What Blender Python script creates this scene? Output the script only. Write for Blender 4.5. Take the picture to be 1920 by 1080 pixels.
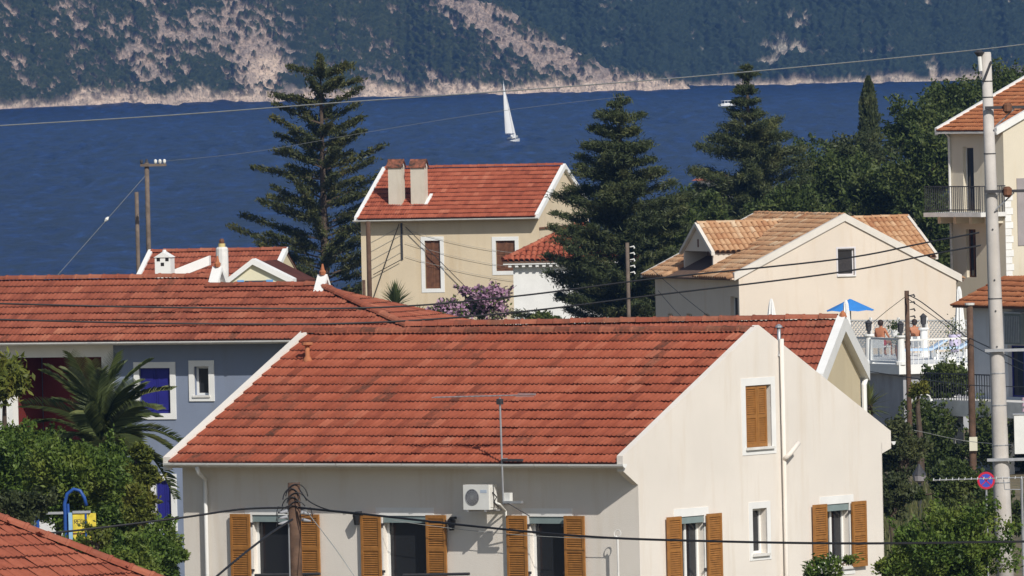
import bpy, bmesh, math, random
import numpy as np
from mathutils import Vector, Matrix
random.seed(7); RNG = np.random.default_rng(7)
rad = math.radians
for o in list(bpy.data.objects): bpy.data.objects.remove(o)
SC = bpy.context.scene; COL = SC.collection

# ---------------------------------------------------------------- camera
F, YH, H, ROLL = 24000.0, -30.0, 36.0, rad(1.3)          # focal length in photo pixels, horizon row, eye height over the sea
TH = (540 - YH) / F
_c, _s = math.cos(ROLL), math.sin(ROLL)
UPV = Vector((0, math.sin(TH), math.cos(TH))); FWD = Vector((0, math.cos(TH), -math.sin(TH))); XV = Vector((1, 0, 0))
cam = bpy.data.cameras.new('camera'); camo = bpy.data.objects.new('camera', cam); COL.objects.link(camo)
cr, cu = XV * _c - UPV * _s, XV * _s + UPV * _c
camo.matrix_world = Matrix(((cr.x, cu.x, -FWD.x, 0), (cr.y, cu.y, -FWD.y, 0), (cr.z, cu.z, -FWD.z, H), (0, 0, 0, 1)))
cam.sensor_width = 36; cam.lens = F / 1920 * 36; cam.clip_start = 1; cam.clip_end = 20000
SC.camera = camo

# ---------------------------------------------------------------- sky, sun, exposure
SUN = Vector((0.52, -1.13, 1.0)).normalized()
EL = math.asin(SUN.z); AZ = math.atan2(SUN.x, SUN.y)
wd = bpy.data.worlds.new('World'); SC.world = wd; wd.use_nodes = True
nt = wd.node_tree; bg = nt.nodes['Background']; sky = nt.nodes.new('ShaderNodeTexSky')
sky.sky_type = 'NISHITA'; sky.sun_disc = False; sky.sun_elevation = EL; sky.sun_rotation = AZ
sky.air_density = 1.0; sky.dust_density = 1.0; sky.ozone_density = 1.2
nt.links.new(sky.outputs[0], bg.inputs[0]); bg.inputs[1].default_value = 0.08
sl = bpy.data.lights.new('sun', 'SUN'); sl.energy = 4.3; sl.angle = rad(0.5); sl.color = (1.0, 0.95, 0.87)
so = bpy.data.objects.new('sun', sl); COL.objects.link(so); so.rotation_euler = SUN.to_track_quat('Z', 'Y').to_euler(); so.location = (0, -20, 120)
vs = SC.view_settings; vs.view_transform = 'Standard'; vs.look = 'None'; vs.exposure = 0.0; vs.gamma = 1.0

# ---------------------------------------------------------------- pixel -> place helpers
def ray(px, py):
    a, b = (px - 960) / F, (540 - py) / F
    a, b = a * _c + b * _s, -a * _s + b * _c
    d = XV * a + FWD + UPV * b
    return d / d.y
CAM = Vector((0, 0, H))
def P(px, py, d): return CAM + ray(px, py) * d            # point seen at a pixel, d metres away
def proj(w):
    r = w - CAM; f = r.dot(FWD)
    return 960 + F * r.dot(cr) / f, 540 - F * r.dot(cu) / f
def lerp(a, b, t): return a + (b - a) * t
def sst(x, a, b):
    t = np.clip((x - a) / (b - a), 0, 1); return t * t * (3 - 2 * t)
def gz(x, y):                                             # height of the ground
    rgt = float(sst(np.float64(x), -2.0, 9.0))
    yl = [0, 120, 220, 330, 450, 545, 580, 660, 5000]; zl = [34, 24, 20.5, 20, 19.5, 19, 18, -4, -6]
    yr = [0, 120, 220, 330, 450, 545, 760, 900, 5000]; zr = [34, 24, 20.5, 20.2, 20.5, 22.0, 22.5, -4, -6]
    return float(lerp(np.interp(y, yl, zl), np.interp(y, yr, zr), rgt))

# ---------------------------------------------------------------- materials
MATS = {}
def nodes(name):
    m = bpy.data.materials.new(name); m.use_nodes = True; t = m.node_tree
    return m, t, t.nodes['Principled BSDF'], lambda k: t.nodes.new('ShaderNode' + k), t.links.new
def mixc(N, L, fac, a, b, mode='MIX'):
    x = N('Mix'); x.data_type = 'RGBA'; x.blend_type = mode
    for i, v in ((0, fac), (6, a), (7, b)):
        if hasattr(v, 'links') or hasattr(v, 'node'): L(v, x.inputs[i])
        elif i == 0: x.inputs[0].default_value = v
        else: x.inputs[i].default_value = (*v, 1)
    return x.outputs[2]
def noise(N, L, co, scale, detail=4, rough=.6, sy=None):
    n = N('TexNoise'); n.inputs['Scale'].default_value = scale; n.inputs['Detail'].default_value = detail; n.inputs['Roughness'].default_value = rough
    if sy:
        mp = N('Mapping'); mp.inputs['Scale'].default_value = sy; L(co, mp.inputs[0]); co = mp.outputs[0]
    L(co, n.inputs['Vector']); return n.outputs[0]
def ramp(N, L, f, a, b):
    r = N('MapRange'); r.inputs[1].default_value = a; r.inputs[2].default_value = b; L(f, r.inputs[0]); return r.outputs[0]
def M(name, col, var=.12, scale=1.5, rough=.85, bump=.15, bscale=30, metal=0, spec=.3, streak=0, dirt=None):
    if name in MATS: return MATS[name]
    m, t, bs, N, L = nodes(name)
    g = N('NewGeometry').outputs['Position']
    c = mixc(N, L, ramp(N, L, noise(N, L, g, scale, 5), .35, .7), tuple(v * (1 - var) for v in col), tuple(min(.9, v * (1 + var * .6)) for v in col))
    if streak: c = mixc(N, L, ramp(N, L, noise(N, L, g, 1.0, 5, .6, (3.0, 3.0, .35)), .52, .8), c, tuple(v * (1 - streak) * k for v, k in zip(col, (1, .95, .88))))
    if dirt: c = mixc(N, L, ramp(N, L, noise(N, L, g, scale * 3, 6), .55, .72), c, dirt)
    L(c, bs.inputs['Base Color']); bs.inputs['Roughness'].default_value = rough; bs.inputs['Metallic'].default_value = metal
    bs.inputs['Specular IOR Level'].default_value = spec
    if bump:
        b = N('Bump'); b.inputs['Strength'].default_value = bump; b.inputs['Distance'].default_value = .02
        L(noise(N, L, g, bscale, 4), b.inputs['Height']); L(b.outputs[0], bs.inputs['Normal'])
    MATS[name] = m; return m
def tile_mat(name, stops, stain, attr):                   # attr: per-face attribute on the joined tiles, object colour on single ones
    m, t, bs, N, L = nodes(name)
    if attr: a = N('Attribute'); a.attribute_name = 'tcol'; src = a.outputs['Color']
    else: src = N('ObjectInfo').outputs['Color']
    sp = N('SeparateColor'); L(src, sp.inputs[0])
    cr_ = N('ValToRGB'); e = cr_.color_ramp
    e.elements[0].color = (*stops[0], 1); e.elements[1].color = (*stops[-1], 1)
    for i, s in enumerate(stops[1:-1]):
        el = e.elements.new((i + 1) / (len(stops) - 1)); el.color = (*s, 1)
    L(sp.outputs[0], cr_.inputs[0])
    g = N('NewGeometry').outputs['Position']
    c = mixc(N, L, ramp(N, L, noise(N, L, g, 9, 6, .7), .3, .75), cr_.outputs[0], (.72, .69, .66), 'MULTIPLY')
    f = N('Math'); f.operation = 'MULTIPLY'; L(sp.outputs[1], f.inputs[0]); L(ramp(N, L, noise(N, L, g, 5, 5, .7), .3, .6), f.inputs[1])
    c = mixc(N, L, f.outputs[0], c, stain)
    L(c, bs.inputs['Base Color']); bs.inputs['Roughness'].default_value = .88; bs.inputs['Specular IOR Level'].default_value = .2
    b = N('Bump'); b.inputs['Strength'].default_value = .25; b.inputs['Distance'].default_value = .01
    L(noise(N, L, g, 40, 4), b.inputs['Height']); L(b.outputs[0], bs.inputs['Normal'])
    return m
RED = [(.26, .068, .039), (.345, .091, .050), (.40, .114, .064), (.47, .165, .10)]
DULL = [(.22, .064, .040), (.30, .088, .053), (.35, .110, .066), (.43, .165, .10)]
TAN = [(.40, .19, .095), (.50, .28, .15), (.57, .36, .21), (.68, .54, .38)]
ORG = [(.36, .12, .05), (.46, .17, .075), (.50, .20, .09), (.55, .26, .13)]
TM = {k: (tile_mat('tile_' + k, s, st, False), tile_mat('tile_many_' + k, s, st, True), M('tile_edge_' + k, tuple(v * f for v in s[0]), .3, 4))  # edge tone: dirt plus the shade of row gaps, put into the colour
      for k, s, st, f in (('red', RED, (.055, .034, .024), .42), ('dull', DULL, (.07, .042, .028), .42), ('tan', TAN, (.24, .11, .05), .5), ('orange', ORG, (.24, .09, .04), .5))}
def leaf_mat(name, dark, light, yellow=None, trans=.25):
    if name in MATS: return MATS[name]
    m, t, bs, N, L = nodes(name)
    g = N('NewGeometry')
    c = mixc(N, L, g.outputs['Random Per Island'], dark, light)
    c = mixc(N, L, ramp(N, L, noise(N, L, g.outputs['Position'], .9, 3), .5, .72), c, yellow or tuple(v * 1.5 for v in light))
    L(c, bs.inputs['Base Color']); bs.inputs['Roughness'].default_value = .55; bs.inputs['Specular IOR Level'].default_value = .25
    tr = N('BsdfTranslucent'); L(c, tr.inputs[0]); mx = N('MixShader'); mx.inputs[0].default_value = trans
    L(bs.outputs[0], mx.inputs[1]); L(tr.outputs[0], mx.inputs[2]); L(mx.outputs[0], t.nodes['Material Output'].inputs[0])
    MATS[name] = m; return m
def glass_mat(name, col, rough=.06, alpha=1):
    if name in MATS: return MATS[name]
    m, t, bs, N, L = nodes(name)
    bs.inputs['Base Color'].default_value = (*col, 1); bs.inputs['Roughness'].default_value = rough; bs.inputs['Specular IOR Level'].default_value = .5
    bs.inputs['Alpha'].default_value = alpha; MATS[name] = m; return m
WHITE = M('white_paint', (.78, .78, .76), .06, 2, .7, .1, 20)
WHITE2 = M('white_weathered', (.70, .69, .66), .12, 3, .8, .15, 20, streak=.2)
CREAM = M('cream_stucco', (.74, .69, .625), .07, .35, .9, .3, 60, streak=.12)
BEIGE = M('beige_stucco', (.66, .555, .40), .07, .6, .9, .25, 50, streak=.12)
PEACH = M('peach_stucco', (.665, .585, .495), .05, .5, .9, .2, 50, streak=.08)
BLUE = M('blue_stucco', (.215, .255, .345), .06, .8, .9, .2, 50, streak=.1)
BUFF = M('buff_stucco', (.62, .53, .36), .07, .8, .9, .2, 50, streak=.1)
GREYW = M('grey_blue_wall', (.62, .63, .65), .1, .8, .9, .2, 40, streak=.15)
DRED = M('dark_red_wall', (.13, .018, .015), .12, 1, .85, .15)
OCHRE = M('varnished_wood', (.33, .145, .035), .18, 8, .5, .1, 60, spec=.4)
BROWNW = M('weathered_brown_wood', (.17, .075, .04), .3, 6, .7, .2, 50)
BLUEP = M('deep_blue_paint', (.022, .022, .20), .1, 4, .5, .05)
CYANP = M('light_blue_paint', (.16, .38, .72), .1, 4, .5, .05)
POLEW = M('pole_wood', (.115, .068, .045), .35, 5, .85, .4, 30, streak=.3)
POLEG = M('old_grey_pole_wood', (.16, .125, .10), .3, 5, .85, .4, 30, streak=.3)
CONC = M('concrete', (.52, .49, .46), .1, 3, .85, .25, 40, streak=.12)
GREYC = M('grey_render', (.34, .345, .37), .15, 1.2, .9, .2, 20, streak=.25)
METAL = M('galvanised_metal', (.45, .46, .48), .12, 8, .45, .05, 30, metal=.6)
DMETAL = M('dark_metal', (.05, .05, .055), .2, 8, .5, .05)
CABLE = M('black_cable', (.018, .018, .02), .2, 8, .6, 0)
CABLEG = M('grey_cable', (.33, .34, .33), .15, 8, .6, 0)
CABLEP = M('aged_grey_cable', (.17, .18, .185), .15, 8, .7, 0)
PLAST = M('white_plastic', (.72, .72, .69), .05, 4, .45, 0, spec=.5)
TERRA = M('terracotta', (.40, .15, .07), .2, 8, .85, .1)
PANE = glass_mat('window_glass', (.018, .02, .024), .08)
VERGE = M('cream_verge', (.66, .62, .56), .08, 2, .85, .15, 30)
DARK = M('dark_interior', (.02, .018, .018), .2, 2, .9, 0)
BARK = M('bark', (.09, .065, .048), .3, 6, .9, .5, 20)

# ---------------------------------------------------------------- object helpers
def setp(o, label=None, cat=None, group=None, kind=None):
    if label: o['label'] = label
    if cat: o['category'] = cat
    if group: o['group'] = group
    if kind: o['kind'] = kind
    return o
def thing(name, label, cat, loc, rz=0, group=None):
    o = bpy.data.objects.new(name, None); COL.objects.link(o); o.empty_display_size = .3
    o.location = loc; o.rotation_euler = (0, 0, rz); return setp(o, label, cat, group)
def wmat(o):
    m = Matrix.Translation(o.location) @ o.rotation_euler.to_matrix().to_4x4()
    return wmat(o.parent) @ m if o.parent else m
def link(name, me, mats, parent=None, smooth=False, kind=None):
    o = bpy.data.objects.new(name, me); COL.objects.link(o)
    for m in (mats if isinstance(mats, (list, tuple)) else [mats]): me.materials.append(m)
    if parent: o.parent = parent
    if smooth: me.polygons.foreach_set('use_smooth', [True] * len(me.polygons))
    if kind: o['kind'] = kind
    return o
def npmesh(name, V, Fq):                                  # fast mesh from arrays, all faces with the same corner count
    me = bpy.data.meshes.new(name); n, k = Fq.shape
    me.vertices.add(len(V)); me.vertices.foreach_set('co', np.ascontiguousarray(V, np.float32).ravel())
    me.loops.add(n * k); me.loops.foreach_set('vertex_index', np.ascontiguousarray(Fq, np.int32).ravel())
    me.polygons.add(n); me.polygons.foreach_set('loop_start', np.arange(0, n * k, k, dtype=np.int32))
    me.update(calc_edges=True); return me
class MB:
    def __init__(s): s.v = []; s.f = []
    def add(s, pts, faces):
        n = len(s.v); s.v += [tuple(p) for p in pts]; s.f += [tuple(i + n for i in q) for q in faces]; return s
    def box(s, x0, x1, y0, y1, z0, z1, fr=None):
        p = [(x, y, z) for x in (x0, x1) for y in (y0, y1) for z in (z0, z1)]
        if fr: p = [fr(*q) for q in p]
        return s.add(p, [(0, 1, 3, 2), (4, 6, 7, 5), (0, 4, 5, 1), (2, 3, 7, 6), (0, 2, 6, 4), (1, 5, 7, 3)])
    def prism(s, poly, ext):                              # closed polygon (3-D points) pushed along ext
        n = len(poly); e = Vector(ext); a = [Vector(p) for p in poly]; b = [p + e for p in a]
        return s.add(a + b, [tuple(range(n))[::-1], tuple(range(n, 2 * n))] + [(i, (i + 1) % n, n + (i + 1) % n, n + i) for i in range(n)])
    def tube(s, pts, r, n=8, cap=True):
        pts = [Vector(p) for p in pts]; rs = r if isinstance(r, (list, tuple)) else [r] * len(pts)
        ring = []; b = len(s.v); ref = None
        for i, p in enumerate(pts):
            d = (pts[min(i + 1, len(pts) - 1)] - pts[max(i - 1, 0)]).normalized()
            if ref is None: ref = d.orthogonal().normalized()
            x = (ref - d * ref.dot(d)).normalized(); y = d.cross(x); ref = x
            ring += [p + (x * math.cos(2 * math.pi * k / n) + y * math.sin(2 * math.pi * k / n)) * rs[i] for k in range(n)]
        m = len(pts); fs = [(i * n + k, i * n + (k + 1) % n, (i + 1) * n + (k + 1) % n, (i + 1) * n + k) for i in range(m - 1) for k in range(n)]
        if cap: fs += [tuple(range(n))[::-1], tuple(range((m - 1) * n, m * n))]
        return s.add(ring, fs)
    def build(s, name, mat, parent=None, world=False, smooth=False, kind=None, recalc=True):
        v = s.v
        if world and parent:
            inv = wmat(parent).inverted(); v = [inv @ Vector(p) for p in v]
        me = bpy.data.meshes.new(name); me.from_pydata(v, [], s.f)
        if recalc:
            bm = bmesh.new(); bm.from_mesh(me); bmesh.ops.recalc_face_normals(bm, faces=bm.faces); bm.to_mesh(me); bm.free()
        o = link(name, me, mat, parent, smooth, kind)
        return o
def solo(mb, name, mat, label, cat, base=None, group=None, smooth=False):   # a thing that is one mesh given in world coordinates
    b = Vector(base) if base is not None else Vector(mb.v[0])
    mb.v = [tuple(Vector(p) - b) for p in mb.v]
    o = mb.build(name, mat, None, smooth=smooth); o.location = b; return setp(o, label, cat, group)
def struct(o): o['kind'] = 'structure'; return o

# ================================================================= SETTING
# ---- sea
m, t, bs, N, L = nodes('sea_water')
g = N('NewGeometry').outputs['Position']
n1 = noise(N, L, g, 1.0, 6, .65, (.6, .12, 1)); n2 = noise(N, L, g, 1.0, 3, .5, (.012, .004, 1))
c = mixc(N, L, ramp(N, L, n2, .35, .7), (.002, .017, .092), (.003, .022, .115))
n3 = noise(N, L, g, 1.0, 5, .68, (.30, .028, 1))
c = mixc(N, L, ramp(N, L, n3, .40, .62), tuple(v * .35 for v in (.0035, .019, .090)), c)  # shade of the wave troughs put into the water colour
c = mixc(N, L, ramp(N, L, n3, .58, .75), c, (.012, .055, .20))  # lit wave faces painted in as paler blue
L(c, bs.inputs['Base Color']); bs.inputs['Roughness'].default_value = .4; bs.inputs['Specular IOR Level'].default_value = .10; bs.inputs['IOR'].default_value = 1.33
b = N('Bump'); b.inputs['Strength'].default_value = 1.0; b.inputs['Distance'].default_value = 1.0
L(n1, b.inputs['Height']); L(b.outputs[0], bs.inputs['Normal'])
SEA = m
xs = np.concatenate([np.linspace(-2500, -130, 40)[:-1], np.arange(-130, 130, .85), np.linspace(130, 2500, 40)]); ys = np.concatenate([np.linspace(500, 1000, 30)[:-1], np.arange(1000, 2400, 5.0), np.arange(2400, 4420, 9.0), np.linspace(4420, 6500, 30)])
X, Y = np.meshgrid(xs, ys)
def _h(i, j, k): q = np.sin(i * 127.1 + j * 311.7 + k * 74.7) * 43758.5453; return q - np.floor(q)
def _n(x, y, k):
    i, j = np.floor(x), np.floor(y); u, v = x - i, y - j; u = u * u * (3 - 2 * u); v = v * v * (3 - 2 * v)
    return (_h(i, j, k) * (1 - u) + _h(i + 1, j, k) * u) * (1 - v) + (_h(i, j + 1, k) * (1 - u) + _h(i + 1, j + 1, k) * u) * v
gust = .35 + 1.1 * _n(X / 60, Y / 500, 9)
Z = 1.6 * gust * ((_n(X / 5.5 + Y / 90, Y / 34, 1) - .5) * .9 + (_n(X / 2.3, Y / 15, 2) - .5) * .55)
n = len(xs); r = len(ys); idx = np.arange(n * r).reshape(r, n)
me = npmesh('sea', np.stack([X, Y, Z], -1).reshape(-1, 3), np.stack([idx[:-1, :-1], idx[:-1, 1:], idx[1:, 1:], idx[1:, :-1]], -1).reshape(-1, 4))
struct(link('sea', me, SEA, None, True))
# ---- village ground
xs = np.linspace(-70, 70, 71); ys = np.concatenate([np.linspace(-20, 300, 41)[:-1], np.linspace(300, 960, 100)])
V = np.array([(x, y, gz(x, y) + .12 * math.sin(x * 1.7 + y * .3) + .1 * math.sin(y * .8 - x)) for y in ys for x in xs])
nx = len(xs); Fq = np.array([(j * nx + i, j * nx + i + 1, (j + 1) * nx + i + 1, (j + 1) * nx + i) for j in range(len(ys) - 1) for i in range(nx - 1)])
GROUND = M('dry_ground', (.17, .14, .085), .35, .6, .95, .5, 4, dirt=(.05, .065, .025))
struct(link('ground', npmesh('ground', V, Fq), GROUND, None, True))

# ---- far hills
def hash2(i, j, k=0):
    h = np.sin(i * 127.1 + j * 311.7 + k * 74.7) * 43758.5453; return h - np.floor(h)
def vnoise(x, y, k=0):
    i, j = np.floor(x), np.floor(y); u, v = x - i, y - j; u = u * u * (3 - 2 * u); v = v * v * (3 - 2 * v)
    return (hash2(i, j, k) * (1 - u) + hash2(i + 1, j, k) * u) * (1 - v) + (hash2(i, j + 1, k) * (1 - u) + hash2(i + 1, j + 1, k) * u) * v
def fbm(x, y, k=0, o=5):
    s = 0; a = .5
    for q in range(o): s = s + a * vnoise(x * 2 ** q, y * 2 ** q, k + q * 3); a *= .5
    return s
def cell(x, y, k=0):                                      # distance to the nearest of a set of scattered points, and that point's random number
    i, j = np.floor(x), np.floor(y); best = np.full(x.shape, 9.0); rid = np.zeros(x.shape)
    for a in (-1, 0, 1):
        for b_ in (-1, 0, 1):
            cx, cy = i + a + .1 + .8 * hash2(i + a, j + b_, k), j + b_ + .1 + .8 * hash2(i + a, j + b_, k + 5)
            d = np.hypot(x - cx, y - cy); w = d < best; best = np.where(w, d, best); rid = np.where(w, hash2(i + a, j + b_, k + 9), rid)
    return best, rid
PXM = 4110 / F                                            # metres per photo pixel on the headland
def hill_mat(name, dark, light, rock1, rock2):
    m, t, bs, N, L = nodes(name)
    a = N('Attribute'); a.attribute_name = 'veg'; sp = N('SeparateColor'); L(a.outputs['Color'], sp.inputs[0])
    g = N('NewGeometry').outputs['Position']
    gr = mixc(N, L, sp.outputs[1], dark, light)
    gr = mixc(N, L, ramp(N, L, noise(N, L, g, .9, 5, .7), .35, .7), gr, tuple(v * .55 for v in dark))
    rk = mixc(N, L, ramp(N, L, noise(N, L, g, .25, 6, .7), .35, .65), rock1, rock2)
    rk = mixc(N, L, ramp(N, L, noise(N, L, g, 1.1, 6, .75, (1, 1, .6)), .45, .6), rk, tuple(v * .38 for v in rock1))
    rk = mixc(N, L, sp.outputs[2], rk, mixc(N, L, ramp(N, L, noise(N, L, g, .5, 6, .75), .38, .62), (.60, .47, .36), (.34, .26, .21)))
    rk = mixc(N, L, ramp(N, L, noise(N, L, g, 1.3, 6, .8, (1, 1, .7)), .5, .62), rk, (.10, .085, .075))
    L(mixc(N, L, sp.outputs[0], rk, gr), bs.inputs['Base Color']); bs.inputs['Roughness'].default_value = .95; bs.inputs['Specular IOR Level'].default_value = .1
    return m
def hill(name, x0, x1, step, shore, crest, hmax, slope, vegfn, mat, seed, lump):
    xs = np.arange(x0, x1, step); T = np.concatenate([np.arange(0, 62, step), np.linspace(62, hmax * 1.9, 40)])
    X, S = np.meshgrid(xs, T)
    sh = shore(X)
    cliff = .9 + 6.5 * fbm(X / 11, X * 0 + seed, seed) ** 1.3
    # profile: rocky foot, then the slope, bending over at the crest
    st = np.minimum(S, cliff); rest = np.maximum(S - cliff, 0)
    Z = st * .93 + rest * math.sin(slope) - .6
    Yd = st * .38 + rest * math.cos(slope)
    cz = crest(X); over = np.maximum(Z - cz, 0); Z = np.where(over > 0, cz + 1.5 * (1 - np.exp(-over / 1.5)) - over * .05, Z); Yd = Yd + over * .9
    big = (fbm(X / 45, S / 40, seed + 1, 4) - .5) * 16 + (fbm(X / 12, S / 9, seed + 2, 4) - .5) * 5
    veg = vegfn(X, Z, S, cliff); pale = np.exp(-np.maximum(S - cliff, 0) / 2.5); pxx = X / PXM + 960; pale = np.maximum(pale, np.exp(-((pxx - 510) / 36) ** 2) * sst(S, 0, 4) * (1 - sst(S, 22, 30))) * (seed == 3) + pale * .6 * (seed != 3)
    rough = (fbm(X / 3.2, S / 2.6, seed + 4, 5) - .5)
    d1, r1 = cell(X / 2.6, S / 2.3, seed); d2, r2 = cell(X / 1.25, S / 1.1, seed + 2)
    bush = np.maximum(0, 1 - d1 * 1.15) * (1.3 + r1 * 1.1) + np.maximum(0, 1 - d2 * 1.2) * (.6 + .5 * r2)
    disp = veg * bush * lump + (1 - veg) * (rough * 3.4 + (fbm(X / 1.1 + S / 3, S / .8, seed + 7, 3) - .5) * 1.6)
    k = np.minimum(1, S / 3.0)
    Yc = sh + Yd + big * np.minimum(1, S / 10) - disp * .75 * k; Zc = Z + disp * .55 * k
    V = np.stack([X + rough * .8 * k, Yc, Zc], -1).reshape(-1, 3)
    n = len(xs); r = len(T); idx = np.arange(n * r).reshape(r, n)
    Fq = np.stack([idx[:-1, :-1], idx[:-1, 1:], idx[1:, 1:], idx[1:, :-1]], -1).reshape(-1, 4)
    me = npmesh(name, V, Fq)
    at = me.attributes.new('veg', 'FLOAT_COLOR', 'POINT')
    col = np.stack([veg, np.clip(r1 * .6 + r2 * .4, 0, 1), pale, veg * 0 + 1], -1).reshape(-1)
    at.data.foreach_set('color', col.astype(np.float32)); return struct(link(name, me, mat, None, True))
def hx(px): return (px - 960) * PXM
def hzv(py, px): return (4110 * -((py + 30 + (px - 960) * .0227) / F)) + H
def veg1(X, Z, S, cliff):
    px = X / PXM + 960; py = ((H - Z) / 4110 * F) - 30 - (px - 960) * .0227
    a_, b_ = px * .86 + py * .5, py * .86 - px * .5
    n = .5 * fbm(a_ / 78, b_ / 26, 31, 6) + .5 * fbm(a_ / 26, b_ / 7, 37, 5); n2 = fbm(a_ / 10, b_ / 4.5, 41, 4)
    rock = np.zeros_like(n)
    def blob(cx, cy, rx, ry, k): return k * np.exp(-(((px - cx) / rx) ** 2 + ((py - cy) / ry) ** 2))
    for bl in ((170, 20, 70, 40, .20), (260, 65, 120, 42, .24), (400, 60, 110, 60, .30), (430, 120, 80, 40, .16), (508, 135, 40, 55, .8), (235, 125, 55, 22, .16), (330, 95, 60, 40, .2),
               (690, 150, 60, 22, .25), (830, 160, 90, 18, .35), (60, 70, 60, 40, .06), (1010, 130, 70, 30, .2), (760, 20, 60, 30, .1)): rock += blob(*bl)
    cy = np.interp(px, [780, 900, 1000, 1130, 1300], [-40, 5, 62, 128, 172]); below = py - cy     # rocky spur that runs down to the point
    rock += .80 * np.exp(-((below - 22) / 32) ** 2) * sst(px, 780, 870) * (1 - .25 * sst(px, 1150, 1250))
    v = (n + (n2 - .5) * .75) - rock * .42 + .085
    veg = sst(v, .37, .43)
    veg = np.where((px > 555) & (px < 860), np.maximum(veg, sst(v, .33, .41)), veg)
    foot = sst(S - cliff * (1.0 + (n2 - .5) * 1.2), -.8, 1.5); veg = veg * foot
    return veg
def shore1(X):
    px = X / PXM + 960
    return 4060 + (px / 1290) * 150 + (fbm(X / 18, X * 0, 3) - .5) * 26 + 40 * sst(px, 535, 575) * (1 - sst(px, 700, 1200))
def crest1(X):
    px = X / PXM + 960; r = (vnoise(px / 24, px * 0, 8) - .5) * 10 + (vnoise(px / 9, px * 0, 9) - .5) * 5
    py = np.interp(px, [-400, 700, 800, 880, 960, 1060, 1130, 1190, 1240, 1300, 1340], [-700, -300, -110, -5, 30, 92, 128, 150, 158, 172, 205]) + r * sst(px, 800, 900)
    return (4110 * -((py + 30 + (px - 960) * .0227) / F)) + H
HILLM = hill_mat('headland_maquis', (.014, .022, .008), (.052, .062, .022), (.42, .315, .25), (.24, .20, .175))
hill('headland', hx(-260), hx(1345), .36, shore1, crest1, 110, rad(33), veg1, HILLM, 3, 1.5)
def veg2(X, Z, S, cliff):
    px = X / (4420 / F) + 960; py = ((H - Z) / 4420 * F) - 30 - (px - 960) * .0227
    n = .5 * fbm(px / 60, py / 36, 61, 5) + .5 * fbm(px / 15, py / 9, 63, 4); n2 = fbm(px / 8, py / 6, 71, 4)
    rock = np.zeros_like(n)
    for cx, cy, rx, ry, k in ((1470, 90, 36, 12, .3), (1450, 112, 40, 9, .28), (1535, 105, 26, 10, .3), (1505, 92, 12, 10, .3), (1640, 97, 40, 6, .2), (1745, 138, 12, 16, .5), (1165, 70, 40, 60, .14), (1410, 125, 40, 6, .2)):
        rock += k * np.exp(-(((px - cx) / rx) ** 2 + ((py - cy) / ry) ** 2))
    v = n + (n2 - .5) * .3 - rock
    veg = sst(v, .2, .29)
    return veg * sst(S - cliff * (.35 + .5 * n2), -.4, .8)
HILLM2 = hill_mat('far_hill_wood', (.013, .022, .012), (.036, .052, .028), (.40, .37, .30), (.34, .27, .23))
hill('far_hill', (760 - 960) * 4400 / F, (2150 - 960) * 4400 / F, .42, lambda X: 4330 + (fbm(X / 22, X * 0, 13) - .5) * 24, lambda X: X * 0 + 400, 110, rad(30), veg2, HILLM2, 11, 1.9)

# ---- haze
hm = bpy.data.materials.new('haze'); hm.use_nodes = True; tt = hm.node_tree; tt.nodes.clear()
vo = tt.nodes.new('ShaderNodeVolumePrincipled'); ou = tt.nodes.new('ShaderNodeOutputMaterial'); tt.links.new(vo.outputs[0], ou.inputs['Volume'])
vo.inputs['Color'].default_value = (.22, .46, 1.0, 1); vo.inputs['Density'].default_value = 0.000055; vo.inputs['Anisotropy'].default_value = 0.0
hb = MB().box(-2600, 2600, -60, 6600, -7, 260).build('haze', hm); hb['kind'] = 'stuff'

# ================================================================= HOUSES
class House:
    def __init__(s, name, label, corner, ang, z0=None, cat='house', group=None):
        z = gz(corner.x, corner.y) - .25 if z0 is None else z0
        s.o = thing(name, label, cat, (corner.x, corner.y, z), rad(ang), group); s.z = z
        a = rad(ang); s.u = Vector((math.cos(a), math.sin(a), 0)); s.v = Vector((-math.sin(a), math.cos(a), 0)); s.O = Vector((corner.x, corner.y, z))
    def w(s, x, y, z): return s.O + s.u * x + s.v * y + Vector((0, 0, z))
    def on(s, px, py, ax, val):                           # where a pixel's ray meets the local plane x=val ('u') or y=val ('v')
        r = ray(px, py); n = s.u if ax == 'u' else s.v
        p = CAM + r * ((val - (CAM - s.O).dot(n)) / r.dot(n)) - s.O
        return Vector((p.dot(s.u), p.dot(s.v), p.z))
    def fv(s, px, py, v=0): q = s.on(px, py, 'v', v); return q.x, q.z
    def fu(s, px, py, u=0): q = s.on(px, py, 'u', u); return q.y, q.z
def FR(h, kind, val=0):                                   # wall frames: (along, out, up) -> house coordinates
    if kind == 'front': return lambda e, n, z: (e, val - n, z)
    if kind == 'right': return lambda e, n, z: (val + n, e, z)
    if kind == 'left': return lambda e, n, z: (val - n, e, z)
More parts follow.
